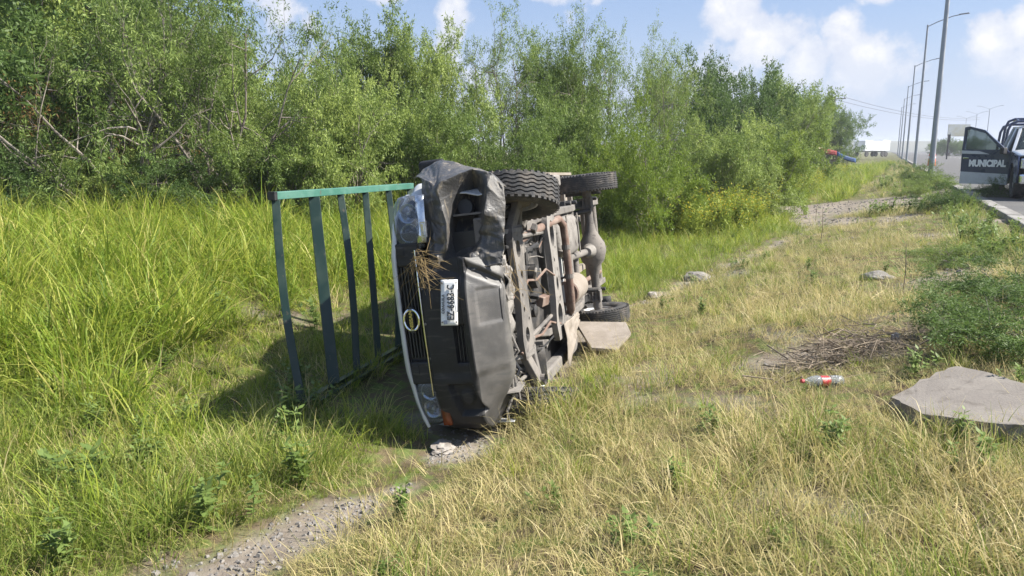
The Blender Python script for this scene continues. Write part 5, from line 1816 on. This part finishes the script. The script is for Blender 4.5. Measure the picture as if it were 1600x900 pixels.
def tree_kind(key, leafm, **kw):
    mb, V, Q, val, H = grow(**kw)
    mb.v = [(a / H, b / H, c / H) for a, b, c in mb.v]
    o = mb.build('trunk', 'bark', smooth=True); tm = o.data
    bpy.data.objects.remove(o)
    cm = mesh_np('crown', V, Q, val, leafm)
    W = np.percentile(np.abs(V[:, 0]), 97)
    TREE_KINDS[key] = (tm, cm, W)
    return len(Q)


NQ = 0
NQ += tree_kind('open', 'leaf_mesquite', seed=21, stems=8, lens=(2.9, 1.6, .95, .5), kids=(6, 5, 5), lean=.70, jitter=.22, trop=(.2, .05, -.05, -.25), leaf_n=26, leaf_l=.085, leaf_w=.017, droop=.35, start=.30, r0=.050)
NQ += tree_kind('open2', 'leaf_mesquite', seed=37, stems=7, lens=(3.1, 1.7, 1.0, .5), kids=(6, 5, 5), lean=.65, jitter=.22, trop=(.2, .05, -.05, -.25), leaf_n=26, leaf_l=.085, leaf_w=.017, droop=.4, start=.30, r0=.052)
NQ += tree_kind('feather', 'leaf_mesquite', seed=5, stems=7, lens=(2.5, 1.4, .85, .42), kids=(7, 6, 6), lean=.6, jitter=.17, trop=(.3, .1, -.05, -.2), leaf_n=36, leaf_l=.085, leaf_w=.023, droop=.35, start=.08, r0=.045, clump=.65)
NQ += tree_kind('bush', 'leaf_mesquite', seed=8, stems=10, lens=(1.9, 1.1, .70, .40), kids=(6, 5, 5), lean=.95, jitter=.18, trop=(.2, .05, -.05, -.25), leaf_n=40, leaf_l=.075, leaf_w=.021, droop=.3, start=.06, r0=.035, clump=.65)
NQ += tree_kind('huizache', 'leaf_bright', seed=13, stems=7, lens=(1.7, 1.2, .8, .5), kids=(6, 5, 5), lean=.8, jitter=.17, trop=(.1, .0, -.05, -.2), leaf_n=46, leaf_l=.075, leaf_w=.019, droop=.25, start=.18, r0=.035, spread=1.25, clump=.6)
NQ += tree_kind('dense', 'leaf_dark', seed=30, stems=7, lens=(2.3, 1.4, .9, .5), kids=(7, 5, 5), lean=.6, jitter=.14, trop=(.3, .2, .1, 0), leaf_n=40, leaf_l=.095, leaf_w=.026, droop=.25, start=.06, r0=.05, clump=.65)
NQ += tree_kind('dead', 'leaf_dead', seed=44, stems=8, lens=(1.8, 1.1, .7, .45), kids=(5, 4, 4), lean=.75, jitter=.2, trop=(.1, .0, -.1, -.3), leaf_n=9, leaf_l=.09, leaf_w=.018, droop=.5, start=.2, r0=.045)
NQ += tree_kind('shrub', 'leaf_dark', seed=52, stems=9, lens=(1.6, 1.0, .6, .4), kids=(6, 5, 4), lean=1.1, jitter=.18, trop=(-.05, .0, -.1, -.2), leaf_n=18, leaf_l=.13, leaf_w=.020, droop=.1, start=.12, r0=.03, spread=1.4)
print('leaf quads', NQ)


def plant(kind, x, y, H, width=1.0, rz=0.0, name='mesquite_tree', label='', cat='tree', group=None, leaf=None, sink=0.0):
    tm, cm, W = TREE_KINDS[kind]
    T = empty(name, (x, y, gh(x, y) - sink), rz)
    T.scale = (H * width, H * width, H)
    for nm, me in (('trunk', tm), ('crown', cm)):
        o = bpy.data.objects.new(nm, me); COL.objects.link(o); o.parent = T
        if nm == 'crown' and leaf:
            o.material_slots[0].link = 'OBJECT'; o.material_slots[0].material = MATS[leaf]
    tag(T, label, cat, group)
    return T


def at_px(px, d):
    return (px - 800) / 1186.0 * d


def top_h(py, d, zg=.4):
    return CAM_Z + d * math.tan(math.atan((450 - py) / 1186.0) - R(10.3)) - zg


# pixel column, depth, pixel row of the top, kind, width factor, turn, label
GB = 'trees of the roadside thicket'
rows = [
    (170, 12.0, 235, 'bush', 1.1, 1.3, None, 'mesquite_bush', 'low bush at the foot of the open mesquites beside the brown shrub'),
    (290, 12.2, 240, 'bush', 1.2, 3.5, 'leaf_dark', 'mesquite_bush', 'low dark bush between the open mesquite trunks'),
    (425, 12.8, 205, 'bush', .9, 5.1, None, 'mesquite_bush', 'low bush just left of the green rack top corner'),
    (30, 11.8, 190, 'bush', .9, 2.1, 'leaf_dark', 'mesquite_bush', 'low dark bush left of the brown dried shrub'),
    (505, 14.5, 60, 'open', .5, 2.6, None, 'mesquite_tree', 'thin airy mesquite leaning over the green rack corner'),
    (-60, 13.0, -120, 'dense', .95, 0.3, None, 'dense_tree', 'dark dense tree closing the left end of the thicket'),
    (60, 15.5, -160, 'feather', .85, 1.1, None, 'mesquite_tree', 'tall feathery tree behind the brown dried shrub'),
    (105, 12.6, 130, 'dead', .85, .5, None, 'dried_shrub', 'brown dried shrub with withered leaves under the mesquites'),
    (215, 12.2, -60, 'open', .70, 2.0, None, 'mesquite_tree', 'open mesquite with bare pale branches beside the brown shrub'),
    (335, 12.6, -70, 'open2', .66, 0.6, None, 'mesquite_tree', 'airy mesquite spreading a long bare limb toward the green rack'),
    (150, 17.5, -120, 'dense', .80, 2.2, 'leaf_mesquite', 'dense_tree', 'tall leafy tree standing behind the open mesquites'),
    (300, 18.0, 20, 'feather', .85, 3.0, None, 'mesquite_tree', 'grey-green tree between the two open mesquites, set back'),
    (420, 16.5, 92, 'bush', .75, 1.7, None, 'mesquite_bush', 'rounded mesquite bush behind the end of the green rack'),
    (545, 13.6, 118, 'bush', .62, .2, None, 'mesquite_bush', 'leafy mesquite bush rising directly behind the green rack'),
    (590, 17.5, 26, 'feather', .60, 4.1, None, 'mesquite_tree', 'upright feathery tree above the green rack'),
    (690, 18.0, 48, 'feather', .58, 5.3, None, 'mesquite_tree', 'upright feathery tree above the crushed bumper'),
    (660, 14.5, 150, 'dense', .72, 3.6, 'leaf_mesquite', 'mesquite_bush', 'low dense bush right behind the truck cab'),
    (785, 19.0, 16, 'open2', .62, 3.3, None, 'mesquite_tree', 'tallest loose tree above the truck front wheel'),
    (790, 15.0, 140, 'huizache', .62, 2.4, 'leaf_mesquite', 'mesquite_bush', 'light green bush behind the truck wheels'),
    (860, 20.0, 70, 'feather', .62, .9, None, 'mesquite_tree', 'feathery tree between the tallest tree and the grey-green mesquite'),
    (940, 19.0, 26, 'open', .50, 4.4, None, 'mesquite_tree', 'loose grey-green mesquite rising behind the yellow-green acacia'),
    (1025, 22.0, 44, 'open2', .46, 1.2, None, 'mesquite_tree', 'slender grey-green mesquite right of the loose one'),
    (905, 16.8, 160, 'bush', .62, 2.7, None, 'mesquite_bush', 'green bush filling the gap left of the yellow-green acacia'),
    (1010, 15.6, 166, 'huizache', .62, .4, None, 'acacia_bush', 'bright yellow-green acacia bush in front of the thicket'),
    (1090, 25.0, 92, 'dense', .62, 5.5, None, 'dense_tree', 'dark dense tree standing over the bright acacia'),
    (1150, 28.5, 108, 'dense', .62, 1.4, None, 'dense_tree', 'dark dense tree beside the long verge of yellow weeds'),
    (1130, 21.0, 190, 'bush', .75, 3.9, None, 'mesquite_bush', 'low mesquite bush at the edge of the yellow weeds'),
    (1195, 34.0, 122, 'dense', .66, 2.9, 'leaf_mesquite', 'dense_tree', 'rounded tree along the far half of the thicket'),
    (1175, 26.0, 205, 'bush', .8, 5.0, 'leaf_bright', 'mesquite_bush', 'light bush at the feet of the rounded tree'),
    (1225, 40.0, 142, 'feather', .75, .7, 'leaf_bright', 'mesquite_tree', 'light green tree just before the roadside stall'),
    (1250, 68.0, 152, 'dense', .75, 4.8, 'leaf_mesquite', 'dense_tree', 'rounded green tree overhanging the roadside stall'),
    (1292, 70.0, 170, 'dense', .70, 3.1, None, 'dense_tree', 'last dark round tree at the end of the thicket'),
    (1262, 74.0, 160, 'dense', .70, 1.1, 'leaf_mesquite', 'dense_tree', 'green tree behind the last dark round tree'),
]
for (px, d, py, kind, wd, rz, leaf, nm, lb) in rows:
    x = at_px(px, d)
    zg = gh(x, d)
    plant(kind, x, d, top_h(py, d, zg), wd, rz, nm, lb, 'shrub' if 'shrub' in nm or 'bush' in nm else 'tree', GB, leaf)

# shrubs on the bank at the right and along the kerb
for (x, y, H, wd, rz, leaf, lb) in [
    (ground_px(1545, 545).x, ground_px(1545, 545).y, .46, 1.6, .3, None, 'dark feathery shrub sprawling over the concrete slab'),
    (ground_px(1590, 480).x, ground_px(1590, 480).y, .42, 1.7, 1.9, None, 'dark feathery shrub on the bank behind the slab'),
    (ground_px(1500, 415).x, ground_px(1500, 415).y, .30, 2.0, 4.0, 'leaf_mesquite', 'low feathery shrub on the scraped bank below the kerb'),
    (13.9, 25.4, .60, 1.3, 2.0, 'leaf_mesquite', 'green mesquite shrub at the foot of the tall street lamp'),
    (11.9, 22.6, .50, 1.2, 3.0, 'leaf_mesquite', 'mesquite shrub between the gravel turn-out and the kerb'),
    (15.5, 29.0, .85, 1.2, .8, 'leaf_mesquite', 'tall mesquite shrub along the kerb past the street lamp'),
    (9.4, 16.4, .62, 1.0, 2.6, None, 'small dark shrub on the rubble below the police pickup'),
    (12.25, 19.2, .55, 1.0, 5.2, None, 'small dark shrub under the open police door')]:
    plant('shrub', x, y, H, wd, rz, 'roadside_shrub', lb, 'shrub', 'shrubs on the road bank', leaf)
for i, (px, d, H) in enumerate([(1470, 150, 3.4), (1492, 158, 3.2), (1508, 150, 3.6), (1452, 170, 3.0)]):
    T = plant('dense', at_px(px, d), d, H, 1.0, i * 1.3, 'median_tree', ['low dark tree on the far median beneath the pale billboard', 'low dark tree on the far median beside the billboard posts', 'low dark tree on the far median closest to the police pickup door', 'low dark tree on the far median beside the dark sign post'][i], 'tree', 'trees on the far median', None)
    T.location.z = ROAD_Z

# dry weed stalks standing up from the dry grass
def stalk(x, y, h, sd, label):
    rnd = random.Random(sd)
    T = empty('weed_stalk', (x, y, gh(x, y)))
    m = MB(); m.tube([(0, 0, -.02), (.01, 0, h * .5), (-.005, .01, h)], [.006, .005, .003], 6); m.build('stem', 'dry_wood', T, smooth=True)
    V, Q, A = [], [], []
    for k in range(46):
        z = h * (rnd.uniform(.35, 1.0)); a = rnd.uniform(0, 6.28); L = .06 + .10 * rnd.random()
        d = np.array([math.cos(a), math.sin(a), rnd.uniform(-.1, .5)]); s = np.array([-d[1], d[0], 0]); p = np.array([0, 0, z]) + d * rnd.uniform(0, .10)
        o = len(V); V += [p, p + d * L * .5 - s * .008, p + d * L, p + d * L * .5 + s * .008]; A += [rnd.random()] * 4; Q.append((o, o + 1, o + 2, o + 3))
    me = mesh_np('foliage', np.array(V), np.array(Q), np.array(A), 'weed_leaf'); o = bpy.data.objects.new('foliage', me); COL.objects.link(o); o.parent = T
    tag(T, label, 'weed', 'weed stalks in the dry grass')


stalk(3.85, 7.35, .55, 1, 'thin upright weed stalk in front of the scraped bank')
stalk(5.4, 13.2, .62, 2, 'leafy weed stalk on the edge of the gravel track')
stalk(7.6, 19.0, .8, 3, 'leafy weed stalk growing in the gravel turn-out')


# ------------------------------------------------------------------ air
def build_haze():
    m = bpy.data.materials.new('haze_air'); m.use_nodes = True
    nt = m.node_tree
    for n in list(nt.nodes): nt.nodes.remove(n)
    g = NT(nt)
    out = g.n('ShaderNodeOutputMaterial'); v = g.n('ShaderNodeVolumePrincipled')
    v.inputs['Color'].default_value = (.86, .91, 1.0, 1)
    v.inputs['Density'].default_value = .0007
    v.inputs['Anisotropy'].default_value = .2
    g.link(v.outputs[0], out.inputs['Volume'])
    MATS['haze_air'] = m
    k = MB(); k.box((500, 450, 5.5), (2600, 1000, 15.5))
    o = k.build('haze', 'haze_air')
    tag(o, 'thin pale haze filling the air over the road', 'haze', kind='stuff')


build_haze()
